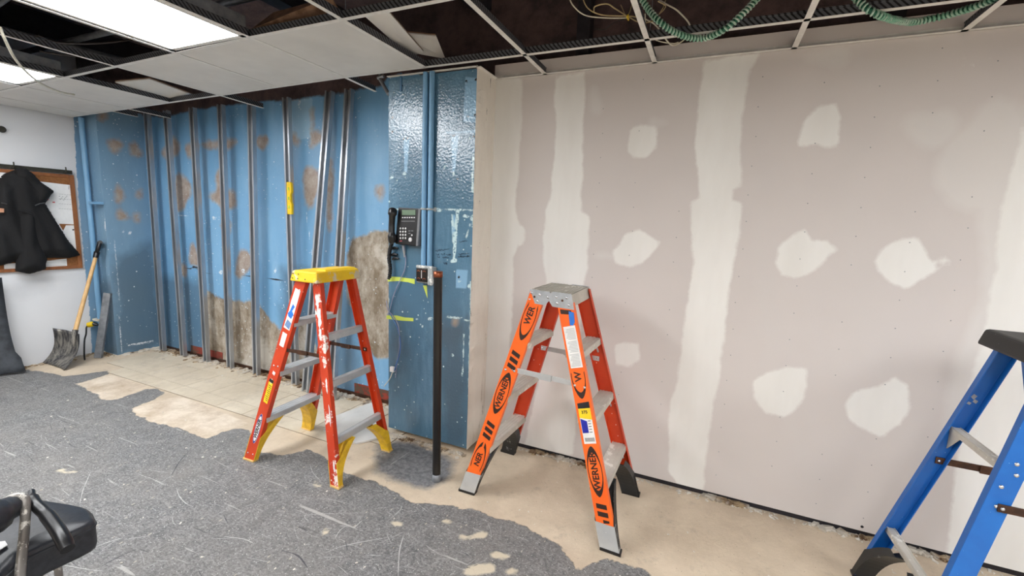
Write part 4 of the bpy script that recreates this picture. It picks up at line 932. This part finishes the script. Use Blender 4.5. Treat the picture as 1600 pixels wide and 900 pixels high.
# yellow connector with black cable
cn = thing('cable_connector', 'yellow and black cable connector low in the blue corner', 'connector', ony(145, 507, 2.24))
A = ony(137, 508, 2.22); B_ = ony(146, 506, 2.25); C_ = ony(153, 508, 2.27)
build('body', MB().tube([A, A*.9+B_*.1, B_*.9+A*.1, B_], [.014, .026, .026, .02], 10), 'level_yellow', cn); build('plug', MB().tube([B_, C_], [.02, .012], 10), 'black_plastic', cn)
build('cable', MB().tube(smoothpath([A, ony(135, 512, 2.20), ony(134.5, 522, 2.19), ony(132, 532, 2.17)]+[Vector((-5.45, 2.12, .06)), Vector((-5.4, 2.1, .01))], 6), .007, 6), 'black_plastic', cn)
# shovel
gp = ony(155, 384, 2.29); f1 = ony(150, 400, 2.26)
sk = Vector((-5.455, 2.03, .30)); q_ = onx(120, 513, -5.40)
sk = ony(119, 512, 2.02)
sh = thing('shovel', 'dirty steel scoop shovel with wooden shaft and black grip, leaning in the corner', 'shovel', (-5.43, 1.95, 0))
dirv = (f1-sk).normalized()
build('shaft', MB().tube([sk-dirv*.05, sk+(f1-sk)*.5, f1+dirv*.02], [.018, .016, .0155], 12), 'handle_wood', sh)
# D grip
side = Vector((.85, -.35, 0)); side = (side-dirv*side.dot(dirv)).normalized()
mb = MB(); top_ = gp
mb.tube([f1-dirv*.02, f1+dirv*.04], [.021, .024], 10)
mb.tube(smoothpath([f1+dirv*.03, f1+dirv*.06-side*.045, f1+dirv*.12-side*.055], 5), .017, 8); mb.tube(smoothpath([f1+dirv*.03, f1+dirv*.06+side*.045, f1+dirv*.12+side*.055], 5), .017, 8)
mb.tube([f1+dirv*.125-side*.062, f1+dirv*.13, f1+dirv*.125+side*.062], .020, 10)
build('grip', mb, 'black_plastic', sh)
# blade: curved scoop
bl_b = onz(70, 568, .0); br_b = onz(103, 579, .0); bl_b.z = br_b.z = .008; bl_t = sk + Vector((0, 0, 0)); 
tl = ony(93, 513, 2.00); tr = ony(130.5, 523, 2.06)
grid = []; N, Mn = 12, 16
for i in range(N+1):
    t = i/N; row = []
    for j in range(Mn+1):
        s_ = j/Mn; a_ = bl_b.lerp(br_b, s_); b2_ = tl.lerp(tr, s_); p = a_.lerp(b2_, t)
        # belly sags back towards the wall, raised side lips and ribs
        p += Vector((-.005, .045, -.030))*math.sin(math.pi*t)*.9
        e = abs(2*s_-1); p += Vector((.02, -.05, .012))*(e**4)*(.35+.65*t)
        p += Vector((0, -.006, .004))*math.cos(s_*math.pi*8)*t*.8
        p.z = max(p.z, .006); row.append(p)
    grid.append(row)
blade = build('blade', MB().sheet(grid), 'shovel_steel', sh); mm = blade.modifiers.new('thick', 'SOLIDIFY'); mm.thickness = .003; mm.offset = 0
build('socket', MB().tube([sk-dirv*.02, sk-dirv*.10+Vector((0, 0, -.01)), sk-dirv*.17+Vector((0, .02, -.01))], [.022, .020, .006], 10), 'shovel_steel', sh)
# corkboard with papers
cb = thing('corkboard', 'wood-framed corkboard on the white wall behind the coat', 'board', (XL, 1.75, .87))
y0b, y1b, z0b, z1b = 1.22, 2.235, .875, 1.765
build('cork', MB().bb((XL+.002, y0b, z0b), (XL+.012, y1b, z1b)), 'cork', cb)
for a, b_ in (((y0b, z0b), (y1b, z0b+.03)), ((y0b, z1b-.03), (y1b, z1b)), ((y0b, z0b+.03), (y0b+.03, z1b-.03)), ((y1b-.035, z0b+.03), (y1b, z1b-.03))):
    build('frame', MB().bb((XL+.002, a[0], a[1]), (XL+.022, b_[0], b_[1])), 'wood_frame', cb, .003)
def LW(u, v, d=.014): return onx(u, v, XL+d)
def paper(px, label, d=.0145):
    P = [LW(u, v, d) for u, v in px]; Q = [p_+Vector((.0008, 0, 0)) for p_ in P]; k = len(P)
    mb = MB().add(P+Q, [tuple(range(k)), tuple(range(2*k-1, k-1, -1))]+[(i, (i+1) % k, (i+1) % k+k, i+k) for i in range(k)])
    return tag(build('paper_sheet', mb, 'paper'), label, 'paper')
pa = paper([(50, 282), (117, 290), (123, 351), (60, 348)], 'large white calendar sheet with printed grid on the corkboard')
mb = MB()
def LQ(m_, u0, v0, u1, v1, d=.0157):
    P = [LW(u0, v0, d), LW(u1, v0+.0, d), LW(u1, v1, d), LW(u0, v1, d)]; m_.hexa([p_-Vector((.0003, 0, 0)) for p_ in P], P)
for r_i in range(4):
    for c_i in range(6): LQ(mb, 92+c_i*4.0, 303+r_i*7.5+c_i*.3, 95+c_i*4.0, 303.5+r_i*7.5+c_i*.3)
for i in range(8): LQ(mb, 92+i*1.6, 306+(i*5 % 7), 94+i*1.6, 307+(i*5 % 7))
LQ(mb, 107, 290, 108, 296); LQ(mb, 109, 292, 112, 293); LQ(mb, 112, 297, 114, 298); LQ(mb, 110, 291, 111, 294)
build('printed_lines', mb, 'print_grey', pa)
mb = MB(); LQ(mb, 72, 311, 76, 313); LQ(mb, 82, 315, 86, 317); build('printed_mark', mb, 'print_red', pa)
pb = paper([(103, 352), (123, 352), (126, 401), (98, 362)], 'smaller white sheet under the calendar on the corkboard'); mb = MB(); LQ(mb, 113, 358, 116, 360); LQ(mb, 117, 366, 119, 368); build('printed_mark', mb, 'black_ink', pb)
pc = paper([(70, 408), (104, 404), (105, 418), (62, 420)], 'white lined sheet at the bottom right of the corkboard'); mb = MB()
for i in range(5): LQ(mb, 72, 407+i*2.4, 103, 407.5+i*2.4)
build('printed_lines', mb, 'print_grey', pc)
paper([(6, 412), (28, 411), (28, 424), (7, 425)], 'white sheet at the bottom left of the corkboard')
paper([(0, 268), (14, 268), (14, 300), (0, 300)], 'white sheet at the left of the coat collar', .0150)
ps = paper([(40, 276), (52, 282), (62, 300), (122, 399), (108, 384), (60, 320)], 'narrow pale sheet edge showing along the right side of the coat', .018)
# coat rail with hooks
A = LW(0, 264, .028); B_ = LW(113, 273, .028)
rl = thing('coat_rail', 'dark metal coat rail with hooks above the corkboard', 'rail', (XL, 1.9, 1.78))
build('bar', MB().bb((XL+.022, 1.22, 1.772), (XL+.034, B_.y, 1.806)), 'rail_dark', rl, .002)
for y in (1.42, 1.62, 1.82, 2.16):
    build('hook', MB().tube(smoothpath([(XL+.036, y, 1.785), (XL+.06, y, 1.775), (XL+.075, y, 1.795), (XL+.074, y, 1.83)], 4), .005, 6), 'rail_dark', rl)
# coat
ct = thing('coat', 'black work coat hanging by its collar in front of the corkboard', 'coat', (XL, 1.9, .87))
out = [(36, 266), (48, 272), (60, 285), (81, 299), (72, 312), (68, 318), (88, 350), (107, 379), (124, 398), (108, 402), (71, 402), (70, 420), (46, 427), (25, 423), (26, 407), (0, 414), (-20, 412), (-25, 360), (-20, 300), (-8, 285), (8, 272), (24, 266)]
def cloth(px, off, amp, seed, n=26):
    """draped sheet between the traced hem lines, built at its own depth off the wall"""
    W3 = [LW(u, v, off) for u, v in px]; poly = [(p.y, p.z) for p in W3]
    ys = [p[0] for p in poly]; zs = [p[1] for p in poly]; bm = bmesh.new()
    step = .012; gy = np.arange(min(ys), max(ys)+step, step); gz = np.arange(min(zs), max(zs)+step, step)
    G = np.array([(a, b) for b in gz for a in gy]); D = sdf(G, poly); idx = {}
    mb = MB(); ny = len(gy)
    poly_np = np.array(poly)
    def nearest(p):
        best = None
        for i in range(len(poly)):
            a = poly_np[i]; b = poly_np[(i+1) % len(poly)]; e = b-a; t = max(0, min(1, ((p-a)@e)/(e@e))); q2 = a+t*e; dd = np.linalg.norm(p-q2)
            if best is None or dd < best[0]: best = (dd, q2)
        return best[1]
    keep = {}
    for k in range(len(G)):
        if D[k] > -step*1.0:
            g = G[k] if D[k] > step*.35 else nearest(G[k])
            dd = max(0, min(D[k], .10)); y, z = g
            h = off + .075*math.sqrt(min(1, dd/.08)) + amp*math.sqrt(min(1, dd/.03))*(math.sin(y*46+3*math.sin(z*4+seed)+seed)*.5 + mnoise.noise(Vector((y*9, z*3.2, seed)))*1.1)
            keep[k] = len(mb.v); mb.v.append(Vector((XL+max(h, off), y, z)))
    for r_ in range(len(gz)-1):
        for c_ in range(ny-1):
            q4 = [r_*ny+c_, r_*ny+c_+1, (r_+1)*ny+c_+1, (r_+1)*ny+c_]
            if all(k in keep for k in q4) and sum(D[k] > 0 for k in q4) >= 1: mb.f.append(tuple(keep[k] for k in q4)); mb.sm.append(True)
    return mb
o = build('shell', cloth(out, .03, .022, 1.3), 'coat', ct); mm = o.modifiers.new('thick', 'SOLIDIFY'); mm.thickness = .006; mm.offset = 1
sl = [(28, 330), (50, 322), (60, 345), (62, 380), (70, 402), (70, 420), (46, 427), (25, 423), (27, 390)]
o = build('sleeve', cloth(sl, .06, .02, 4.1), 'coat', ct); mm = o.modifiers.new('thick', 'SOLIDIFY'); mm.thickness = .006; mm.offset = 1
cl_ = [(24, 265), (38, 264), (50, 272), (62, 285), (82, 299), (70, 313), (58, 318), (52, 300), (40, 285), (26, 278)]
o = build('collar', cloth(cl_, .07, .012, 2.2), 'coat', ct); mm = o.modifiers.new('thick', 'SOLIDIFY'); mm.thickness = .008; mm.offset = 1
build('zip', MB().tube([LW(55, 321, .135), LW(62, 318, .13), LW(70, 317, .12)], .004, 6), 'coat_zip', ct); build('zip', MB().tube([LW(2, 317, .135), LW(11, 319, .135)], .003, 6), 'coat_zip', ct)
build('pocket_flap', MB().tube(smoothpath([LW(27, 329, .135), LW(40, 331, .14), LW(52, 338, .135)], 5), .006, 6), 'coat', ct)
P = [LW(-2, 325, .135), LW(6, 326, .135), LW(6, 332, .135), LW(-2, 332, .135)]; build('patch', MB().hexa(P, [p_+Vector((.004, 0, 0)) for p_ in P]), 'patch_tan', ct)
# dark grey cover hanging at the left edge
mb = MB(); grid = []
for i in range(15):
    t = i/14; z = .02+t*.82; row = []
    v_ = 572-(572-428)*t
    uR = {0: 25}.get(i, 25-25*min(1, t*1.02)**.55 if t > .18 else 25-22*t)
    pr = onx(uR if t > 0 else 26, v_, XL+.06); yR = pr.y
    for j in range(9):
        s_ = j/8; y = yR-.55*(1-s_); row.append(Vector((XL+.05+.05*math.sin(s_*7+t*2)+(.16*(1-t)**3 if j > 2 else .1*(1-t)), y, z)))
    grid.append(row)
o = tag(build('fabric_cover', mb.sheet(grid), 'grey_cloth', origin=(XL+.06, 1.45, .01)), 'dark grey fabric cover hanging to the floor at the left edge of the picture', 'cover'); mm = o.modifiers.new('thick', 'SOLIDIFY'); mm.thickness = .008
p = LW(2, 202, .02); tag(build('round_fixture', MB().tube([(XL+.001, p.y, p.z), (XL+.03, p.y, p.z), (XL+.034, p.y, p.z)], [.02, .028, .02], 12), 'rail_dark'), 'small dark fixture high on the white wall at the left edge', 'fixture')

# ================================================================ FLOOR BITS
# plasterboard offcut lying behind the yellow-topped ladder
P = [onz(517, 652, .03), onz(585, 627, .03), onz(592, 684, .02), onz(556, 692, .012), onz(505, 672, .012)]
mb = MB(); k = len(P); Q = [p_-Vector((0, 0, .011)) for p_ in P]; mb.add(P+Q, [tuple(range(k)), tuple(range(2*k-1, k-1, -1))]+[(i, (i+1) % k, (i+1) % k+k, i+k) for i in range(k)])
tag(build('plasterboard_offcut', mb, 'board_white'), 'white plasterboard offcut on the floor behind the yellow-topped ladder', 'board')
# rubble along the foot of the walls
def rubble(name, a, b_, n, mat, spread, smax, side=(0, -1), zz=.0, parent=fl):
    mb = MB(); a = Vector(a); b_ = Vector(b_)
    for i in range(n):
        p = a.lerp(b_, random.random()) + Vector((side[0], side[1], 0))*abs(random.gauss(0, spread)); s_ = random.uniform(.25, 1)**2*smax+.002
        rot = Matrix.Rotation(random.uniform(0, 6), 3, 'Z') @ Matrix.Rotation(random.uniform(-.4, .4), 3, 'X')
        q8 = [Vector((x*random.uniform(.4, 1), y*random.uniform(.4, 1), z*random.uniform(.3, .6)))*s_ for x in (-1, 1) for y in (-.6, .6) for z in (-.5, .5)]
        mb.add([p+rot @ v+Vector((0, 0, s_*.2+zz)) for v in q8], [(0, 1, 3, 2), (4, 6, 7, 5), (0, 4, 5, 1), (2, 3, 7, 6), (0, 2, 6, 4), (1, 5, 7, 3)])
    return stuff(build(name, mb, mat, parent))
rubble('rubble', (-5.34, 2.70, 0), (-1.95, 2.70, 0), 900, 'rubble', .05, .028)
rubble('rubble', (-5.34, 2.36, 0), (-5.34, 2.70, 0), 120, 'rubble', .03, .026, (1, 0))
rubble('rubble', (-5.6, 2.32, 0), (-5.34, 2.32, 0), 90, 'rubble', .03, .024)
rubble('rubble', (XL+.01, 1.7, 0), (XL+.01, 2.3, 0), 160, 'rubble', .03, .022, (1, 0))
rubble('rubble', (-1.93, 2.33, 0), (-1.30, 2.33, 0), 260, 'rubble', .022, .018)
rubble('plaster_crumb', (-1.3, 2.575, 0), (3.2, 2.575, 0), 500, 'plaster_crumb', .022, .013)
for xa, xb in ((-.95, -.55), (.1, .32), (.6, 1.25), (1.5, 2.2)): rubble('plaster_crumb', (xa, 2.58, 0), (xb, 2.58, 0), 130, 'rubble', .012, .03)
rubble('plaster_crumb', (-5, 2.62, 0), (-2.0, 2.62, 0), 500, 'plaster_crumb', .09, .012)
rubble('plaster_crumb', (-1.3, 2.4, 0), (2.0, 2.4, 0), 90, 'plaster_crumb', .5, .006)
rubble('plaster_crumb', (-4.5, 1.9, 0), (.2, 1.5, 0), 160, 'plaster_crumb', .5, .006)
# red-brown strip of old base showing at the wall foot
mb = MB(); mb.bb((-4.8, YA-.006, .03), (-4.3, YA-.001, .10)); mb.bb((-2.6, YA-.006, .03), (-1.93, YA-.001, .11)); build('baseboard_trace', mb, 'red_base', fl)
b = MB()
for (xa, xb) in ((-5.34, -1.93),):
    b.bb((xa, YA-.012, 0), (xb, YA-.001, .03))
build('baseboard_trace', b, 'brown_steel', fl)

# scratches scored into the grey floor covering, pale dust lines of no countable number
def scratch(px, w):
    pts = smoothpath([onz(u, v, .0012) for u, v in px], 5); mb = MB(); L_ = []
    for i, p_ in enumerate(pts):
        t = (pts[min(i+1, len(pts)-1)]-pts[max(i-1, 0)]).normalized(); n_ = Vector((-t.y, t.x, 0))*w/2*(.35+.65*math.sin(math.pi*(i+.5)/len(pts)))*random.uniform(.5, 1.2)
        L_.append([p_+n_, p_-n_])
    SC.sheet(L_, False)
SC = MB()
for px, w in (([(630, 838), (624, 862), (622, 900)], .006), ([(508, 864), (540, 852), (620, 837)], .004), ([(475, 806), (500, 803), (565, 801)], .003), ([(480, 801), (476, 808), (482, 814)], .003), ([(524, 840), (532, 828), (544, 820)], .005), ([(553, 825), (566, 813)], .005), ([(142, 737), (130, 765), (125, 786)], .004), ([(276, 763), (280, 775), (290, 786), (302, 792)], .004), ([(560, 702), (580, 690), (600, 680)], .003), ([(484, 725), (490, 740), (502, 752)], .003), ([(605, 815), (625, 797), (628, 790)], .003), ([(145, 856), (172, 846), (192, 840)], .005), ([(100, 883), (140, 890), (160, 892)], .004), ([(350, 838), (380, 842), (395, 848)], .006), ([(180, 845), (160, 858)], .003), ([(610, 726), (640, 706)], .004), ([(400, 735), (420, 730)], .003)): scratch(px, w)
for i in range(150):
    u, v = random.uniform(-50, 800), random.uniform(640, 900)
    if v < 640+(u-100)*.25 or v < 720+(u-400)*.2: continue
    a_ = random.choice((.5, 2.6, 1.2, 0.1))+random.uniform(-.35, .35); l_ = random.uniform(6, 46)
    scratch([(u, v), (u+l_*.5*math.cos(a_)+random.uniform(-2, 2), v+l_*.5*.6*math.sin(a_)), (u+l_*math.cos(a_), v+l_*.6*math.sin(a_))], random.uniform(.0012, .003))
stuff(build('scratch', SC, 'scratch_dust', fl))
SC = MB()
for px, w in (([(268, 743), (280, 722), (297, 703)], .006), ([(157, 886), (180, 873), (212, 858)], .006), ([(440, 860), (465, 868), (480, 886)], .008), ([(445, 715), (470, 712)], .004), ([(108, 694), (120, 699), (138, 694)], .006), ([(540, 846), (543, 860)], .004)): scratch(px, w)
for i in range(60):
    u, v = random.uniform(-50, 800), random.uniform(640, 900)
    if v < 640+(u-100)*.25 or v < 720+(u-400)*.2: continue
    a_ = random.uniform(0, 3); l_ = random.uniform(6, 26)
    scratch([(u, v), (u+l_*math.cos(a_), v+l_*.6*math.sin(a_))], random.uniform(.002, .004))
stuff(build('scuff', SC, 'scuff_dark', fl))

# ================================================================ ABOVE THE GRID
def loose_tile(c4, label, th=.015):
    P = [Vector(p_) for p_ in c4]; n = (P[1]-P[0]).cross(P[3]-P[0]).normalized()
    if n.z < 0: n = -n
    o = thing('loose_ceiling_tile', label, 'ceiling tile', P[0])
    k = [p_+n*th for p_ in P]; build('face', MB().hexa(P, [p_+n*th*.5 for p_ in P]), 'tile', o); build('core', MB().hexa([p_+n*th*.5 for p_ in P], k), 'tile_edge', o)
loose_tile([onz(396, 50, 2.39), onz(540, 32, 2.40), onz(520, 0, 2.47), onz(430, 24, 2.50)], 'loose white ceiling tile tilted on the grid right of the large light')
A = onz(566, 22, 2.40); B_ = onz(640, 88, 2.40); C_ = onz(662, 82, 2.41); D_ = onz(598, 8, 2.43)
loose_tile([A, B_, C_, D_], 'long narrow loose ceiling tile lying beside the grid above the pier')
loose_tile([onz(612, 50, 2.42), onz(682, 57, 2.49), onz(696, 92, 2.44), onz(640, 82, 2.41)], 'small white ceiling tile tilted over the pier with a brown edge')
loose_tile([onz(180, 129, 2.37), onz(234, 124, 2.40), onz(305, 150, 2.37), onz(268, 159, 2.345)], 'loose ceiling tile showing through the open bay above the alcove studs')
# flexible conduits
def flex(pts, r, mat1, mat2, label):
    path = smoothpath(pts, 90); o = thing('flexible_conduit', label, 'conduit', path[0]); rs = []
    build('core', MB().tube(path[::6], r*.82, 8), mat2, o)
    helix = []; L = 0; up = Vector((0, 0, 1))
    for i in range(len(path)-1):
        t = (path[i+1]-path[i]); L += t.length; t.normalize(); x = (up-t*up.dot(t)).normalized(); y = t.cross(x); a = L/(r*.62)*math.pi
        helix.append(path[i]+(x*math.cos(a)+y*math.sin(a))*r*.86)
    build('armour', MB().tube(helix, r*.36, 5), mat1, o)
flex([onz(990, -30, 2.55), onz(1010, 10, 2.45), onz(1032, 35, 2.37), onz(1060, 53, 2.335), onz(1095, 60, 2.33), onz(1130, 47, 2.335), onz(1160, 22, 2.39), onz(1200, -20, 2.50)], .013, 'bx_green', 'bx_grey', 'green armoured flexible conduit sagging through the open grid, left one of two')
flex([onz(1320, -30, 2.50), onz(1345, 5, 2.385), onz(1375, 24, 2.335), onz(1420, 34, 2.37), onz(1470, 26, 2.39), onz(1530, 8, 2.38), onz(1562, -6, 2.38)], .013, 'bx_green', 'bx_grey', 'green armoured flexible conduit sagging through the open grid, right one of two')
def up(u, v, z=2.42): return onz(u, v, z)
wire('loose_wire', [up(888, -10, 2.5), up(895, 8, 2.45), up(915, 24), up(950, 28), up(980, 28)], .0028, 'wire_white', 'leftmost white wire of the bundle above the open grid')
wire('loose_wire', [up(908, -10, 2.5), up(918, 12, 2.45), up(940, 23), up(980, 25), up(1000, 27)], .0028, 'wire_tan', 'tan wire curving into the tied bundle above the open grid')
wire('loose_wire', [up(928, 18), up(930, 10), up(948, 6), up(962, 14), up(980, 25), up(1000, 35), up(1020, 33), up(1026, 25)], .003, 'wire_tan', 'looped tan wire at the middle of the tied bundle')
wire('loose_wire', [up(1030, 0, 2.5), up(1040, 6, 2.45), up(1060, 18), up(1078, 40), up(1072, 58), up(1058, 69, 2.39), up(1046, 68, 2.38), up(1025, 40), up(1005, 28)], .0034, 'wire_white', 'thick cream wire looping below the green conduit')
wire('loose_wire', [up(1008, 22), up(1010, 45, 2.40), up(1024, 62, 2.385), up(1050, 68, 2.385), up(1060, 66, 2.39)], .003, 'wire_white', 'white wire hanging behind the grid crossing')
wire('loose_wire', [up(985, 28), up(960, 35), up(945, 46), up(930, 45)], .002, 'wire_dark', 'thin dark wire trailing left from the bundle')
wire('loose_wire', [up(970, 8, 2.5), up(980, 25), up(990, 0, 2.5)], .0024, 'wire_tan', 'tan wire rising from the bundle tie')
wire('loose_wire', [up(1040, 0, 2.5), up(1036, 12), up(1030, 22), up(1040, 10), up(1028, 2)], .0022, 'wire_tan', 'short tan wires curled beside the green conduit')
tag(build('cable_tie', MB().tube([up(979, 24, 2.43), up(982, 31, 2.41), up(981, 24, 2.405)], .004, 6), 'level_yellow'), 'yellow tie round the wire bundle above the grid', 'tie')
wire('hanging_wire', [onz(0, 42, 2.30), onz(8, 62, 2.25), onz(28, 98, 2.20), onz(60, 128, 2.19), onz(92, 143, 2.20), onz(116, 148, 2.21)], .006, 'wire_white', 'white cable drooping in front of the ceiling tiles at top left')
wire('loose_wire', [onz(60, 55, 2.45), onz(90, 66, 2.44), onz(150, 68, 2.44), onz(210, 62, 2.5)], .006, 'wire_dark', 'dim cable sagging in the open ceiling bay between the lights')
wire('loose_wire', [onz(62, 80, 2.42), onz(85, 84, 2.42), onz(125, 88, 2.42)], .006, 'wire_dark', 'dim cable lying just above the grid left of the large light')
for x, y in ((-.36+.01, 2.25), (.9, 2.25), (-1.58, 1.62), (.30, 1.62)):
    o = build('hanger_wire', MB().cyl((x, y, 2.385), (x+.01, y, 3.0), .002, 5), 'galv_dull', deck)

# ================================================================ CHAIR at bottom left
ch = thing('chair', 'black vinyl chair with worn metal frame at the bottom left corner', 'chair', (-1.95, .5, 0))
zt = .47
A = onz(52, 779, zt); B_ = onz(128, 792, zt); Cc = onz(145, 806, zt); D_ = onz(140, 822, zt); E_ = onz(45, 866, zt); F_ = onz(-40, 925, zt); G_ = onz(-90, 850, zt)
topo = [A, B_, Cc, D_, E_, F_, G_]
cen = sum(topo, Vector())/7
def ringz(sc, z): return [Vector((cen.x+(p_.x-cen.x)*sc, cen.y+(p_.y-cen.y)*sc, z)) for p_ in topo]
# subdivide outline smoothly
def soft(pl): return [p_ for p_ in smoothpath(pl+[pl[0]], 4)][:-1]
rings = [soft(ringz(sc, z)) for sc, z in ((.80, .375), (.97, .38), (1.0, .395), (1.0, .455), (.985, .470), (.9, .478), (.4, .484))]
mb = MB(); n = len(rings[0]); mb.add([p_ for r_ in rings for p_ in r_], [(i*n+j, i*n+(j+1) % n, (i+1)*n+(j+1) % n, (i+1)*n+j) for i in range(len(rings)-1) for j in range(n)], True)
mb.add(rings[-1], [tuple(range(n))], True); mb.add(rings[0], [tuple(range(n))])
seat = build('seat', mb, 'vinyl', ch)
build('piping', MB().tube(soft(ringz(1.002, .458))+[soft(ringz(1.002, .458))[0]], .0035, 6), 'vinyl', seat)
aa = onz(44, 777, .60); ab = onz(64, 795, .585); ac = onz(100, 838, .56); ad = onz(100, 858, .54)
mb = MB().tube(smoothpath([onz(49, 768, .58), onz(53, 785, .575), onz(74, 806, .55), onz(94, 834, .53), onz(106, 858, .505)], 6), [.009]*4+[.016]*8+[.0185]*11+[.017]*2, 12)
build('armrest', mb, 'black_plastic', ch)
fr = smoothpath([onz(-30, 815, .60), onz(0, 790, .60), onz(12, 781, .605), onz(26, 775, .61), onz(38, 779, .60), onz(40, 792, .58), onz(38, 830, .53), onz(33, 880, .47), onz(30, 930, .42)], 6)
build('frame', MB().tube(fr, .0115, 10), 'worn_chrome', ch)
leg0 = fr[-1]
for (x, y) in ((cen.x-.22, cen.y-.16), (cen.x-.08, cen.y+.06), (cen.x-.22, cen.y+.06), (cen.x-.08, cen.y-.16)):
    build('leg', MB().cyl((x, y, .0), (x, y, .40), .011, 8), 'worn_chrome', ch)
build('back_cushion', MB().tube(smoothpath([onz(-70, 835, .62), onz(-20, 812, .60), onz(10, 796, .585), onz(26, 788, .575)], 4), [.05]*6+[.035]*5+[.03, .015], 12), 'vinyl', ch)
P = [onz(-6, 848, .49), onz(8, 846, .49), onz(12, 852, .49), onz(-4, 862, .49)]; tag(build('paper_scrap', MB().hexa(P, [p_+Vector((0, 0, .002)) for p_ in P]), 'paper'), 'white scrap of paper lying on the black chair', 'paper')
